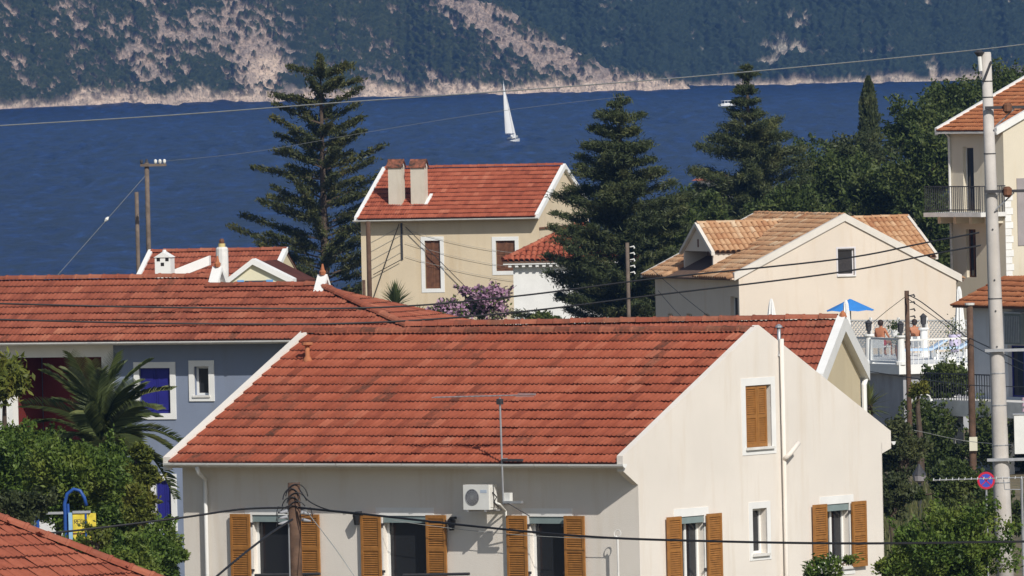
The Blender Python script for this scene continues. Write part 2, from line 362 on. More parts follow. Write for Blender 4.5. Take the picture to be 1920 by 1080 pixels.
def wall(h, fr, e0, e1, z0, top, holes, mat, depth=.22, th=.25, name='wall', extra=()):
    mb = MB(); top = top if callable(top) else (lambda e, t=top: t)
    xs = sorted({e0, e1, *extra, *[x for q in holes for x in q[:2] if e0 < x < e1]})
    for a, b in zip(xs, xs[1:]):
        zz = z0
        for q in sorted([q for q in holes if q[0] < (a + b) / 2 < q[1]], key=lambda q: q[2]) + [None]:
            if q is None: p = [(a, 0, zz), (b, 0, zz), (b, 0, top(b)), (a, 0, top(a))]
            else: p = [(a, 0, zz), (b, 0, zz), (b, 0, q[2]), (a, 0, q[2])]; zz = q[3]
            mb.add([fr(*k) for k in p], [(0, 1, 2, 3)])
    for q in holes:
        a, b, c, d = q[:4]
        for p in (((a, 0, c), (a, 0, d), (a, -depth, d), (a, -depth, c)), ((b, 0, c), (b, 0, d), (b, -depth, d), (b, -depth, c)),
                  ((a, 0, c), (b, 0, c), (b, -depth, c), (a, -depth, c)), ((a, 0, d), (b, 0, d), (b, -depth, d), (a, -depth, d))):
            mb.add([fr(*k) for k in p], [(0, 1, 2, 3)])
    return mb.build(name, mat, h.o, recalc=False)
def shutter(fr, par, a, b, c, d, n0, mat, slat=.045, name='shutter'):
    mb = MB(); s = .055
    mb.box(a, a + s, n0, n0 + .04, c, d, fr).box(b - s, b, n0, n0 + .04, c, d, fr).box(a + s, b - s, n0, n0 + .04, c, c + .08, fr).box(a + s, b - s, n0, n0 + .04, d - .07, d, fr)
    if d - c > 1.0: mb.box(a + s, b - s, n0 + .002, n0 + .038, (c + d) / 2 - .04, (c + d) / 2 + .04, fr)
    z = c + .085
    while z < d - .08:
        mb.add([fr(*k) for k in ((a + s, n0 + .034, z), (b - s, n0 + .034, z), (b - s, n0 + .008, z + slat), (a + s, n0 + .008, z + slat))], [(0, 1, 2, 3)]); z += slat
    mb.box(a + s, b - s, n0, n0 + .006, c + .08, d - .07, fr)
    return mb.build(name, mat, par)
def window(h, fr, a, b, c, d, trim=.13, tmat=None, fmat=None, depth=.2, shut=None, smat=None, sill=True, closed=False, mull=True, blind=False, out=.012, dep2=None):
    tmat = tmat or WHITE; mb = MB()                       # the painted surround is the window part; the rest hangs on it
    if trim: mb.box(a - trim, a, -.02, out, c - trim, d + trim, fr).box(b, b + trim, -.02, out, c - trim, d + trim, fr).box(a, b, -.02, out, d, d + trim, fr).box(a, b, -.02, out, c - trim, c, fr)
    f = .05; q = -depth
    mb.box(a, a + f, q, q + .05, c, d, fr).box(b - f, b, q, q + .05, c, d, fr).box(a + f, b - f, q, q + .05, d - f, d, fr).box(a + f, b - f, q, q + .05, c, c + f, fr)
    if mull: mb.box((a + b) / 2 - .03, (a + b) / 2 + .03, q, q + .052, c + f, d - f, fr)
    w = mb.build('window', tmat, h.o)
    MB().box(a + f, b - f, q + .012, q + .022, c + f, d - f, fr).build('pane', PANE, w)
    if sill: MB().box(a - .04, b + .04, -depth + .05, .06, c - .05, c - .002, fr).build('sill', WHITE2, w)
    if blind: MB().box(a + .01, b - .01, -.12, -.01, d - .14, d - .004, fr).build('blind_box', M('green_grey_metal', (.22, .28, .28), .1, 4, .5, 0), w)
    if shut:
        for (x0, x1) in shut: shutter(fr, w, x0, x1, c + (.0 if closed else -.02), d + (0 if closed else .02), -.06 if closed else .05, smat)
        if not closed:
            for x in (a, b):
                for z in (c + .18, d - .2): MB().box(x - .07, x + .05, .02, .045, z, z + .05, fr).build('hinge', DMETAL, w)
    return w

def tile_mesh(style):
    if style == 'flat':                                   # interlocking clay tile with two rolls
        pr = [(0, .004), (.022, .026), (.05, .004), (.10, 0), (.125, .022), (.152, .003), (.215, 0)]; W, C = .215, .358; lift = .040
    else:                                                 # round barrel tile over a pan
        pr = [(-.095, 0), (-.086, .045), (-.05, .078), (0, .09), (.05, .078), (.086, .045), (.095, 0), (.15, -.03)]; W, C = .215, .36; lift = .03
    y0, y1 = -.025, C + .02; n = len(pr)
    V = [(x, y0, z + lift) for x, z in pr] + [(x, y1, z + .004) for x, z in pr] + [(x, y0 + .004, max(z + lift - .044, -.02)) for x, z in pr]
    fs = [(i, i + 1, n + i + 1, n + i) for i in range(n - 1)]; lip = [(2 * n + i, 2 * n + i + 1, i + 1, i) for i in range(n - 1)]
    return np.array(V), fs, lip, W, C
TILE = {k: tile_mesh(k) for k in ('flat', 'round')}
TILE_ME = {}
def tile_me(style, kind):
    if (style, kind) not in TILE_ME:
        V, fs, lip, W, C = TILE[style]; me = bpy.data.meshes.new('tile'); me.from_pydata([tuple(v) for v in V], [], fs + lip)
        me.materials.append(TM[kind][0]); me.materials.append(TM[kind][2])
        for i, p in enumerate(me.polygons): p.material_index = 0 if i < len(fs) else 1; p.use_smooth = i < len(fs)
        TILE_ME[style, kind] = me
    return TILE_ME[style, kind]
def tiles(h, roof, E, a, b, La, Lb, kind='red', style='flat', n_ind=300, clip=None, stain=.5, seed=1):
    """lay tiles on a plane: E lower-left corner, a along the eave, b up the slope; the nearest ones in view are single objects, the rest one joined part"""
    E, a, b = Vector(E), Vector(a).normalized(), Vector(b).normalized(); n = a.cross(b).normalized()
    V, fs, lip, W, C = TILE[style]; rnd = random.Random(seed)
    nc, nr = max(1, round(La / W)), max(1, round(Lb / C)); sw, sc = La / nc / W, Lb / nr / C
    kk = np.arange(nc); A_, B_ = np.meshgrid(kk, np.arange(nr))
    st = fbm(A_ / 1.2 + seed * 9.1, B_ / 2.4 + seed, seed, 3) * .55 + fbm(A_ / 9 + seed, B_ / 4.0, seed + 5, 3) * .45
    tone = fbm(A_ / 7.0 + seed, B_ / 3.0, seed + 9, 3)
    items = []
    for r in range(nr):
        for k in range(nc):
            if clip and not clip((k + .5) * La / nc, (r + .5) * Lb / nr): continue
            p = E + a * (k * La / nc + (W / 2 * sw if style == 'round' else 0)) + b * (r * Lb / nr)
            t = min(1, max(0, .48 + (tone[r, k] - .5) * .55 + rnd.gauss(0, .17))); s_ = min(1, max(0, (st[r, k] - (.635 - .16 * stain)) * 7)) * rnd.uniform(.3, 1.0)
            w = h.w(*p); x, y = proj(w); inside = -15 < x < 1935 and -15 < y < 1095
            items.append((0 if inside else 1, w.y, p, t, s_))
    items.sort(key=lambda q: (q[0], q[1])); ind = [q for q in items if q[0] == 0][:n_ind]; rest = items[len(ind):]
    R = Matrix((a * sw, b * sc, n)).transposed().to_4x4()
    for q in ind:
        o = bpy.data.objects.new('tile', tile_me(style, kind)); COL.objects.link(o); o.parent = roof
        j = Matrix.Rotation(rnd.gauss(0, .02), 4, 'Z') @ Matrix.Rotation(rnd.gauss(0, .016), 4, 'X')
        o.matrix_local = Matrix.Translation(q[2] + n * rnd.uniform(0, .012)) @ R @ j; o.color = (q[3], q[4], 0, 1)
    if rest:
        nv = len(V); R3 = np.array(R.to_3x3()); base = V @ R3.T
        off = np.array([tuple(q[2] + n * rnd.uniform(0, .012)) for q in rest])
        VV = (base[None] + off[:, None]).reshape(-1, 3); f0 = np.array(fs + lip)
        FF = (f0[None] + (np.arange(len(rest)) * nv)[:, None, None]).reshape(-1, 4)
        me = npmesh('tiles', VV, FF); me.polygons.foreach_set('material_index', np.tile([0] * len(fs) + [1] * len(lip), len(rest)).astype(np.int32))
        at = me.attributes.new('tcol', 'FLOAT_COLOR', 'FACE')
        c4 = np.repeat(np.array([(q[3], q[4], 0, 1) for q in rest]), len(f0), axis=0); at.data.foreach_set('color', c4.astype(np.float32).ravel())
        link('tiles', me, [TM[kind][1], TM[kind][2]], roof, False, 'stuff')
CAPS = {}
def cap_me(kind, r=.10, l=.40):
    k = (kind, r)
    if k not in CAPS:
        mb = MB(); n = 7; rg = [(r * 1.12, 0), (r * 1.12, .05), (r, .06), (r * .95, l)]
        pts = [(math.cos(math.pi * i / (n - 1)) * q, y, math.sin(math.pi * i / (n - 1)) * q * .85) for q, y in rg for i in range(n)]
        mb.add(pts, [(j * n + i, j * n + i + 1, (j + 1) * n + i + 1, (j + 1) * n + i) for j in range(len(rg) - 1) for i in range(n - 1)])
        mb.add(pts[:n], [tuple(range(n))])
        me = bpy.data.meshes.new('ridge_tile'); me.from_pydata(mb.v, [], mb.f); me.materials.append(TM[kind][0]); CAPS[k] = me
    return CAPS[k]
def caps(h, roof, p0, p1, kind='red', r=.10, lift=-.02, stain=.3):
    p0, p1 = Vector(p0), Vector(p1); d = p1 - p0; n = max(1, int(d.length / .36)); y = d.normalized(); x = y.cross(Vector((0, 0, 1))).normalized(); z = x.cross(y)
    for i in range(n):
        o = bpy.data.objects.new('ridge_tile', cap_me(kind, r)); COL.objects.link(o); o.parent = roof
        R = Matrix((x, y, z)).transposed().to_4x4()
        o.matrix_local = Matrix.Translation(p0 + d * (i / n) + z * (lift + random.uniform(0, .012))) @ R @ Matrix.Rotation(random.gauss(0, .015), 4, 'Z')
        o.color = (random.uniform(.3, .95), random.random() * stain, 0, 1)
def deck(h, polys, name='roof', mat=None, th=.06):        # roof boards below the tiles: each polygon thickened downwards
    mb = MB()
    for p in polys: mb.prism([Vector(q) - Vector((0, 0, .02)) for q in p], (0, 0, -th))
    return mb.build(name, mat or M('roof_boards', (.16, .10, .07), .2, 4), h.o)
def gutter(h, p0, p1, r=.07, mat=None, name='gutter', brackets=True):
    p0, p1 = Vector(p0), Vector(p1); d = (p1 - p0).normalized(); side = d.cross(Vector((0, 0, 1))); mb = MB(); n = 7; pts = []
    for p in (p0, p1): pts += [p + side * math.cos(math.pi * (1 + i / (n - 1))) * r + Vector((0, 0, math.sin(math.pi * (1 + i / (n - 1))) * r)) for i in range(n)]
    mb.add(pts, [(i, i + 1, n + i + 1, n + i) for i in range(n - 1)] + [tuple(range(n)), tuple(range(n, 2 * n))])
    g = mb.build(name, mat or WHITE, h.o)
    if brackets:
        L_ = (p1 - p0).length; k = int(L_ / .85)
        for i in range(k + 1):
            c = p0 + d * (L_ * (i + .35) / (k + 1)); b = MB()
            for q in range(n - 1):
                a0, a1 = [math.pi * (1 + (q + e) / (n - 1)) for e in (0, 1)]
                f = lambda a_, o_: c + side * math.cos(a_) * (r + .012) + Vector((0, 0, math.sin(a_) * (r + .012))) + d * o_
                b.add([f(a0, -.02), f(a0, .02), f(a1, .02), f(a1, -.02)], [(0, 1, 2, 3)])
            b.build('bracket', WHITE2, g)
    return g
def letter(h, fr, txt, e, n, z, size, mat, par): pass

# ----------------------------------------------------------------- 1. the near cream house
c0 = P(1196, 880, 252)
h = House('cream_house', 'cream house with red tiled roof and ochre shutters filling the foreground', c0, -34.5)
zE = h.fv(1180, 868, -.5)[1]; Lx = h.fv(342, 878)[0]; Wd = h.fu(1654, 860)[0]; zR = h.fu(1415, 624)[1]; vR = Wd / 2
fr = FR(h, 'front'); fs_ = FR(h, 'right', 0)
sl_ = (zR - zE) / (vR + .5)
roofz = lambda v: zE + sl_ * ((v + .5) if v < vR else (2 * vR + .5 - v))
def rect(f, px0, px1, py0, py1):                          # pixel rectangle on a wall -> (e0,e1,z0,z1); f is h.fv or h.fu
    a, b = f(px0, (py0 + py1) / 2), f(px1, (py0 + py1) / 2); m_ = (px0 + px1) / 2
    return a[0], b[0], f(m_, py1)[1], f(m_, py0)[1]
zl = h.fv(760, 967)[1]                                    # head of the front windows
front_w = [rect(h.fv, 474, 566, 968, 1094), rect(h.fv, 719, 803, 968, 1094), rect(h.fv, 993, 1062, 968, 1094)]
front_w = [(a, b, zl - 1.32, zl) for a, b, c, d in front_w]
side_w = [rect(h.fu, 1273, 1321, 968, 1088), rect(h.fu, 1546, 1593, 944, 1064)]
zs = (side_w[0][3] + side_w[1][3]) / 2
side_w = [(a, b, zs - 1.28, zs) for a, b, c, d in side_w]
small = rect(h.fu, 1411, 1438, 953, 1038); upper = rect(h.fu, 1398, 1446, 722, 838)
wall(h, fr, Lx, 0, 0, zE - .05, front_w, CREAM)
wall(h, fs_, -.0, Wd, 0, lambda e: roofz(e) + .152, side_w + [small, upper], CREAM, extra=(vR,), name='gable_wall')
wall(h, FR(h, 'left', Lx), 0, Wd, 0, lambda e: roofz(e) + .02, [], CREAM, extra=(vR,), name='gable_wall')
MB().box(Lx, 0, Wd - .02, Wd, 0, zE).build('wall', CREAM, h.o)
for u0, u1, k in ((-.14, -.003, .15), (Lx - .10, Lx + .08, .10)):      # raised gable copings, with the eave returns
    for s0, s1 in ((-.52, vR), (vR, Wd + .34)):
        MB().prism([(u0, s0, roofz(s0) - .16), (u1, s0, roofz(s0) - .16), (u1, s0, roofz(s0) + k), (u0, s0, roofz(s0) + k)], (0, s1 - s0, roofz(s1) - roofz(s0))).build('coping', CREAM, h.o)
MB().prism([(-.14, -.525, zE - .16), (-.14, -.525, zE + .14), (-.14, 0, roofz(0) + .152), (-.14, 0, zE - .46)], (.14, 0, 0)).build('corbel', CREAM, h.o)
MB().prism([(-.14, Wd + .345, roofz(Wd + .345) - .2), (-.14, Wd + .345, roofz(Wd + .345) + .152), (-.14, Wd, roofz(Wd) + .152), (-.14, Wd, roofz(Wd) - .46)], (.14, 0, 0)).build('corbel', CREAM, h.o)
eF, eB = (-.5, zE), (Wd + .4, roofz(Wd + .4))
roof = deck(h, [[(Lx + .02, -.5, zE), (-.05, -.5, zE), (-.05, vR, zR), (Lx + .02, vR, zR)], [(Lx + .02, vR, zR), (-.05, vR, zR), (-.05, eB[0], eB[1]), (Lx + .02, eB[0], eB[1])]])
bdir = Vector((0, vR + .5, zR - zE))
tiles(h, roof, (Lx + .08, -.56, zE - .02), (1, 0, 0), bdir, -Lx - .22, bdir.length + .03, 'red', seed=2, stain=.95)
tiles(h, roof, (-.14, Wd + .45, roofz(Wd + .45) - .02), (-1, 0, 0), Vector((0, -bdir.y, bdir.z)), -Lx - .22, bdir.length - .05, 'red', n_ind=0, seed=5)
caps(h, roof, (Lx - .05, vR, zR + .05), (-.1, vR, zR + .05), 'dull', .12, stain=.9)
MB().box(Lx + .05, -.1, -.46, 0, zE - .13, zE - .09).build('soffit', CREAM, h.o)
gutter(h, (Lx - .02, -.57, zE - .02), (.08, -.57, zE - .02), .075)
gutter(h, (.02, Wd + .42, roofz(Wd + .4) - .04), (Lx, Wd + .42, roofz(Wd + .4) - .04), .07, brackets=False)
d0 = h.fv(372, 878, -.5); q = h.fv(385, 900, -.08)
MB().tube([(d0[0], -.55, zE - .1), (d0[0], -.5, zE - .22), (q[0], -.1, q[1] + .02), (q[0], -.09, q[1] - .2), (q[0], -.09, 0)], .042, 10).build('downpipe', WHITE, h.o, smooth=True)
for i, (a, b, c, d) in enumerate(front_w):
    sw = (.49, .49)
    window(h, fr, a, b, c, d, .16, shut=((a - sw[0], a - .01), (b + .01, b + sw[1])), smat=OCHRE, mull=False, blind=True)
for a, b, c, d in side_w: window(h, fs_, a, b, c, d, .16, shut=((a - .50, a - .01), (b + .01, b + .52)), smat=OCHRE, mull=True, blind=True)
window(h, fs_, *small, .13, mull=False)
a, b, c, d = upper
window(h, fs_, a, b, c, d, .15, shut=((a + .02, (a + b) / 2 - .01), ((a + b) / 2, b - .12)), smat=OCHRE, closed=True, mull=False, depth=.2)
# flue pipe, vertical pipe and elbow on the gable
p0 = h.fu(1464, 640, .06)
mb = MB(); mb.tube([(.08, p0[0], 0), (.08, p0[0], p0[1] + .05)], .045, 10); pp = mb.build('gable_pipe', CREAM, h.o, smooth=True)
p1 = h.fu(1466, 660, .06); p2 = h.fu(1466, 613, .06)
fl = MB().tube([(.0, p1[0], p1[1] - .1), (.0, p1[0], p2[1])], .038, 10).build('flue', METAL, h.o, smooth=True)
MB().tube([(0, p1[0], p2[1] - .01), (0, p1[0], p2[1] + .02), (0, p1[0], p2[1] + .06)], [.075, .07, .02], 12).build('cowl', METAL, fl); MB().tube([(0, p1[0], p1[1] - .08), (0, p1[0], p1[1] + .03)], [.07, .045], 10).build('collar', METAL, fl)
e0, e1, e2 = h.fu(1468, 861, .06), h.fu(1481, 857, .2), h.fu(1496, 830, .22)
MB().tube([(.08, p0[0], e0[1]), (.16, e1[0] - .05, e1[1]), (.2, e1[0], e1[1] + .06), (.24, e2[0], e2[1])], .05, 10).build('pipe_elbow', CREAM, h.o, smooth=True)
# little clay vent on the roof
t_ = h.on(577, 690, 'v', 3.0); vv = 3.35; ux = h.fv(577, 685, vv)[0]; rz_ = roofz(vv)
mb = MB().tube([(ux, vv, rz_ - .05), (ux, vv, rz_ + .06), (ux, vv, rz_ + .12), (ux, vv, rz_ + .34)], [.11, .09, .05, .045], 10); ve = mb.build('roof_vent', TERRA, h.o, smooth=True)
MB().tube([(ux, vv, rz_ + .32), (ux, vv, rz_ + .35), (ux, vv, rz_ + .40)], [.05, .12, .11], 10).build('vent_cap', TERRA, ve)
# wall lamps and fittings on the front
for (px, py) in ((668, 962), (846, 972)):
    x, z = h.fv(px, py, -.15); mb = MB().box(x - .03, x + .03, -.13, 0, z - .02, z + .03); lw = mb.build('wall_lamp', DMETAL, h.o)
    MB().tube([(x, -.14, z + .03), (x, -.14, z - .05), (x, -.14, z - .24)], [.03, .085, .05], 6).build('lantern', PANE, lw)
mb = MB().tube([(Lx + .3, -.02, .5), (Lx + .3, -.02, .6)], .01, 4)
x, z = h.fv(1158, 1010, -.25); MB().tube([(x, -.25, z - 1.2), (x, -.25, z), (x - .04, -.25, z + .05)], .022, 8).build('clothes_post', WHITE2, h.o)
mb = MB().tube([(x + .08 * math.cos(t), -.25 + .02 * math.sin(t), z + .1 + .07 * math.sin(t)) for t in np.linspace(0, 6.28, 17)], .009, 6); mb.build('post_ring', WHITE2, h.o)
xa, za = h.fv(735, 975, -.25); mb = MB().tube([(lerp(xa, x, k), -.25, lerp(za, z, k) - .35 * k * (1 - k)) for k in np.linspace(0, 1, 14)], .006, 5); mb.build('clothes_line', CABLEG, h.o)
for px in (600, 880):
    x, z = h.fv(px, 1076, -.3); MB().tube([(x - 1.6, -.3, z - .04), (x, -.3, z)], .03, 8).build('awning_rail', DMETAL, h.o)
NEAR = h
# air conditioner on the front wall
x0, z1 = h.fv(868, 909, -.55); x1, z0 = h.fv(917, 956, -.55)
ac = thing('air_conditioner', 'white boxed air conditioner with round fan hung on the cream front wall', 'air conditioner', h.w((x0 + x1) / 2, 0, z0), h.o.rotation_euler.z)
w2 = (x1 - x0) / 2; hh = z1 - z0
MB().box(-w2, w2, -.55, -.26, 0, hh).build('casing', PLAST, ac)
ring = MB()
for r in (.05, .085, .12, .155): ring.tube([(-.12 * w2 / .4 + r * math.cos(t), -.556, hh * .5 + r * math.sin(t)) for t in np.linspace(0, 6.283, 25)], .007, 4)
for t in np.linspace(0, 3.14, 7)[:-1]: ring.tube([(-.12 * w2 / .4 + .155 * math.cos(t), -.556, hh * .5 + .155 * math.sin(t)), (-.12 * w2 / .4 - .155 * math.cos(t), -.556, hh * .5 - .155 * math.sin(t))], .005, 4)
ring.build('fan_grille', METAL, ac)
MB().tube([(-.12 * w2 / .4, -.551, hh * .5), (-.12 * w2 / .4, -.553, hh * .5)], .165, 24).build('fan_opening', M('dark_grey_plastic', (.10, .10, .11), .1, 8, .6, 0), ac)
MB().box(w2 * .35, w2 * .85, -.554, -.55, hh * .68, hh * .80).build('maker_plate', M('pale_blue_plate', (.45, .52, .62), .05, 4, .5, 0), ac)
MB().box(w2, w2 + .012, -.5, -.3, .05, hh - .05).build('service_panel', WHITE2, ac)
for s in (-1, 1): MB().box(s * w2 * .7 - .02, s * w2 * .7 + .02, -.56, 0, -.04, -.005).build('bracket', METAL, ac)
MB().tube([(w2 + .02, -.4, hh * .3), (w2 + .09, -.3, hh * .2), (w2 + .06, -.05, -.05), (w2 + .04, -.03, -1.5)], .022, 8).build('refrigerant_pipe', PLAST, ac)
MB().tube([(w2 + .02, -.45, hh * .7), (w2 + .10, -.42, hh * .5), (w2 + .03, -.42, hh * .3), (w2 + .09, -.35, hh * .1)], .012, 6).build('cable', CABLE, ac)
# television aerial on its wall mast
xb, zb = h.fv(944, 945, -.62); xt, zt = h.fv(937, 745, -.62)
an = thing('tv_aerial', 'thin television aerial on a grey mast rising past the gutter', 'aerial', h.w(xb, 0, zb), h.o.rotation_euler.z)
ht = zt - zb; dx = xt - xb
MB().tube([(0, -.62, 0), (dx, -.62, ht)], .02, 8).build('mast', METAL, an)
bl, br = h.fv(815, 743, -.62)[0] - xb, h.fv(1004, 740, -.62)[0] - xb
MB().tube([(bl, -.62, ht + .0), (br, -.62, ht + .05)], .014, 6).build('boom', METAL, an)
for k in np.linspace(0, .78, 15):
    x = lerp(bl, br, k); MB().tube([(x, -.72, ht + .05 * k), (x, -.52, ht + .05 * k)], .008, 5).build('element', METAL, an)
for s in (-1, 1): MB().box(br - .45, br - .02, -.62 + s * .04 - .004, -.62 + s * .04 + .004, ht + .04 + s * .03, ht + .05 + s * .03).build('reflector', METAL, an)
MB().box(dx - .05, dx + .05, -.67, -.57, ht - .14, ht - .03).build('clamp', DMETAL, an)
MB().box(-.02, .14, -.60, -.50, .05, .22).build('amplifier_box', PLAST, an)
MB().tube([(0, -.62, .0), (0, 0, 0)], .018, 6).build('wall_arm', METAL, an); MB().box(.02, .46, -.66, -.60, .015, .06).build('lamp_bar', METAL, an)
MB().tube([(dx * .5, -.62, ht * .42), (dx * .5, -.05, ht * .42)], .016, 6).build('wall_arm', METAL, an); MB().box(.02, .5, -.68, -.62, ht * .40, ht * .40 + .05).build('lamp_bar', DMETAL, an)
MB().tube([(.02, -.6, .05), (.4, -.3, -.25)], .012, 6).build('stay', DMETAL, an)

# ----------------------------------------------------------------- 2. the red roofed house behind it
c0 = P(1535, 700, 272)
h = House('buff_house', 'narrow buff house with dark red tiled roof behind the cream house', c0, -12)
Wd = 4.85; vR = Wd / 2; zR = h.fu(1572, 600)[1]; zE = h.fu(1533, 697)[1] - .0; Lx = h.fv(735, 640, 1.0)[0]; sl_ = (zR - zE) / vR
roofz = lambda v: zE + sl_ * (v if v < vR else Wd - v)
wall(h, FR(h, 'right', 0), 0, Wd, 0, roofz, [], BUFF, extra=(vR,), name='gable_wall')
wall(h, FR(h, 'front'), Lx, 0, 0, zE - .02, [], BUFF); MB().box(Lx, -.02, Wd - .02, Wd, 0, zE).build('wall', BUFF, h.o); MB().box(Lx, Lx + .02, 0, Wd, 0, zE).build('wall', BUFF, h.o)
roof = deck(h, [[(Lx, -.3, roofz(-.3)), (.1, -.3, roofz(-.3)), (.1, vR, zR), (Lx, vR, zR)], [(Lx, vR, zR), (.1, vR, zR), (.1, Wd + .3, roofz(Wd + .3)), (Lx, Wd + .3, roofz(Wd + .3))]])
bd = Vector((0, vR + .35, (vR + .35) * sl_))
tiles(h, roof, (Lx, -.35, roofz(-.35)), (1, 0, 0), bd, -Lx - .02, bd.length, 'dull', stain=.9, seed=9)
tiles(h, roof, (0, Wd + .35, roofz(Wd + .35)), (-1, 0, 0), Vector((0, -bd.y, bd.z)), -Lx, bd.length, 'dull', n_ind=0, stain=.9, seed=10)
caps(h, roof, (Lx, vR, zR + .05), (-.05, vR, zR + .05), 'dull', .12, stain=.6)
for nm, s0, s1 in (('barge_board', -.32, vR), ('barge_board', vR, Wd + .32)):
    MB().prism([(-.02, s0, roofz(s0) - .24), (.16, s0, roofz(s0) - .24), (.16, s0, roofz(s0) + .1), (-.02, s0, roofz(s0) + .1)], (0, s1 - s0, roofz(s1) - roofz(s0))).build(nm, WHITE, h.o)
MB().tube([(.1, vR, zR + .06), (.1, vR, zR + .13), (.1, vR, zR + .2)], [.09, .07, .02], 10).build('finial', TERRA, h.o)
MB().tube([(.1, Wd + .28, roofz(Wd + .3) - .1), (.06, Wd + .1, roofz(Wd) - .45), (.06, Wd + .1, .3)], .06, 8).build('downpipe', WHITE, h.o)
gutter(h, (Lx, -.38, roofz(-.38) - .03), (.05, -.38, roofz(-.38) - .03), .06, brackets=False)

# ----------------------------------------------------------------- 3. the blue house on the left
c0 = P(212, 645, 300)
h = House('blue_house', 'slate blue house with white surrounds and long red tiled roof on the left', c0, -25)
zE = h.fv(280, 637, -.5)[1]; xL = h.fv(-60, 640)[0]; xR = h.fv(540, 660)[0]; tn = .50
def vat(py, px):                                          # where the sight line meets the front roof plane
    lo, hi = -.5, 9
    for _ in range(40):
        m_ = (lo + hi) / 2
        if h.fv(px, py, m_)[1] > zE + tn * (m_ + .5): lo = m_
        else: hi = m_
    return lo
vA = vat(524, 180); vB = vat(538, 480); zA, zB = zE + tn * (vA + .5), zE + tn * (vB + .5)
xS = h.fv(388, 532, vB)[0]; xT = h.fv(600, 545, vB)[0]; xH = h.fv(800, 620, -.5)[0]
xL2 = h.fv(-80, 522, vA)[0] - 2
wins = [rect(h.fv, 262, 320, 690, 775), rect(h.fv, 365, 392, 687, 741), rect(h.fv, 293, 322, 900, 985)]
porch = rect(h.fv, 22, 191, 670, 760); porch = (porch[0], porch[1], porch[3] - 2.4, porch[3])
wall(h, fr := FR(h, 'front'), -.0, xR, 0, zE, wins, BLUE)
wall(h, fr, xL - 3, -.0, 0, zE, [porch], WHITE, depth=.3, name='porch_wall')
a, b, c, d = porch
MB().box(a - .0, b + .3, 1.6, 1.7, c, d + .1).build('porch_back_wall', DRED, h.o); MB().box(a - .2, b + .3, .31, 1.6, c - .1, c - .004).build('porch_floor', GREYC, h.o); MB().box(a - .1, a - .02, .31, 1.6, c, d).build('porch_side_wall', DRED, h.o); MB().box(b + .2, b + .28, .31, 1.6, c, d).build('porch_side_wall', DRED, h.o)
MB().box(b - .5, b - .1, 1.57, 1.6, d - .9, d - .35).build('porch_picture', DARK, h.o)
MB().box(a - .2, b + .3, .31, 1.6, d + .0, d + .1).build('porch_ceiling', WHITE2, h.o)
MB().tube([((a + b) / 2, .9, d - .2), ((a + b) / 2, .9, d - .28)], [.03, .09], 8).build('porch_lamp', PLAST, h.o)
MB().box(-.09, .0, -.012, 0, 0, zE - .02).build('corner_board', WHITE, h.o)
MB().box(xR - .02, xR, .0, 2 * vB, 0, zE).build('wall', BLUE, h.o); MB().box(xL - 3, xR, 2 * vB, 2 * vB + .05, 0, zE).build('wall', BLUE, h.o)
for i, (a, b, c, d) in enumerate(wins):
    w = window(h, fr, a, b, c, d, .14, mull=False, depth=.16, sill=i == 1, out=.03)
    if i != 1:
        for k in (0, 1):
            x0 = lerp(a, b, k / 2) + .005; x1 = lerp(a, b, (k + 1) / 2) - .005
            o = MB().box(x0, x1, -.10, -.06, c, d, fr).build('shutter', BLUEP, w)
            for z0, z1 in ((c + .07, (c + d) / 2 - .04), ((c + d) / 2 + .04, d - .07)): MB().box(x0 + .06, x1 - .06, -.06, -.045, z0, z1, fr).build('raised_panel', BLUEP, w)
nb = 2 * vB + .5
roof = deck(h, [[(xL2, -.5, zE), (xS, -.5, zE), (xS, vA, zA), (xL2, vA, zA)], [(xS, -.5, zE), (xH, -.5, zE), (xT, vB, zB), (xS, vB, zB)],
                [(xH, -.5, zE), (xH, nb, zE), (xT, vB, zB)], [(xL2, vA, zA), (xS, vA, zA), (xS, 2 * vA + .5, zE), (xL2, 2 * vA + .5, zE)], [(xS, vB, zB), (xT, vB, zB), (xH, nb, zE), (xS, nb, zE)]])
fl = math.hypot(1, tn); bd = Vector((0, 1, tn))
def clipF(s, t):
    x = xL2 + s; y = -.5 + t / fl
    if x < xS: return y < vA + .05
    lim = vB if x < xT else vB - (vB + .5) * (x - xT) / (xH - xT)
    return y < lim + .03
tiles(h, roof, (xL2, -.56, zE - .03), (1, 0, 0), bd, xH - xL2, (vA + .55) * fl, 'dull', clip=clipF, stain=.75, seed=21)
hl = xH - xT; tr = (zB - zE) / hl; bh = Vector((-1, 0, tr))
tiles(h, roof, (xH + .05, -.5, zE - .02), (0, 1, 0), bh, nb + .5, hl * math.hypot(1, tr), 'dull', n_ind=60, clip=lambda s, t: t / math.hypot(1, tr) < hl * min(s, nb + .5 - s) / ((nb + .5) / 2), stain=.6, seed=22)
tiles(h, roof, (xS, 2 * vA + .5, zE - .02), (-1, 0, 0), Vector((0, -1, tn)), xS - xL2, (vA + .5) * fl, 'dull', n_ind=0, seed=23)
tiles(h, roof, (xT, nb, zE - .02), (-1, 0, 0), Vector((0, -1, tn)), xT - xS, (vB + .5) * fl, 'dull', n_ind=0, seed=24)
caps(h, roof, (xL2, vA, zA + .04), (xS, vA, zA + .04), 'dull', .11, stain=.4); caps(h, roof, (xS, vB, zB + .04), (xT, vB, zB + .04), 'dull', .11, stain=.5); caps(h, roof, (xT, vB, zB + .05), (xH, -.5, zE + .05), 'dull', .11, stain=.3)
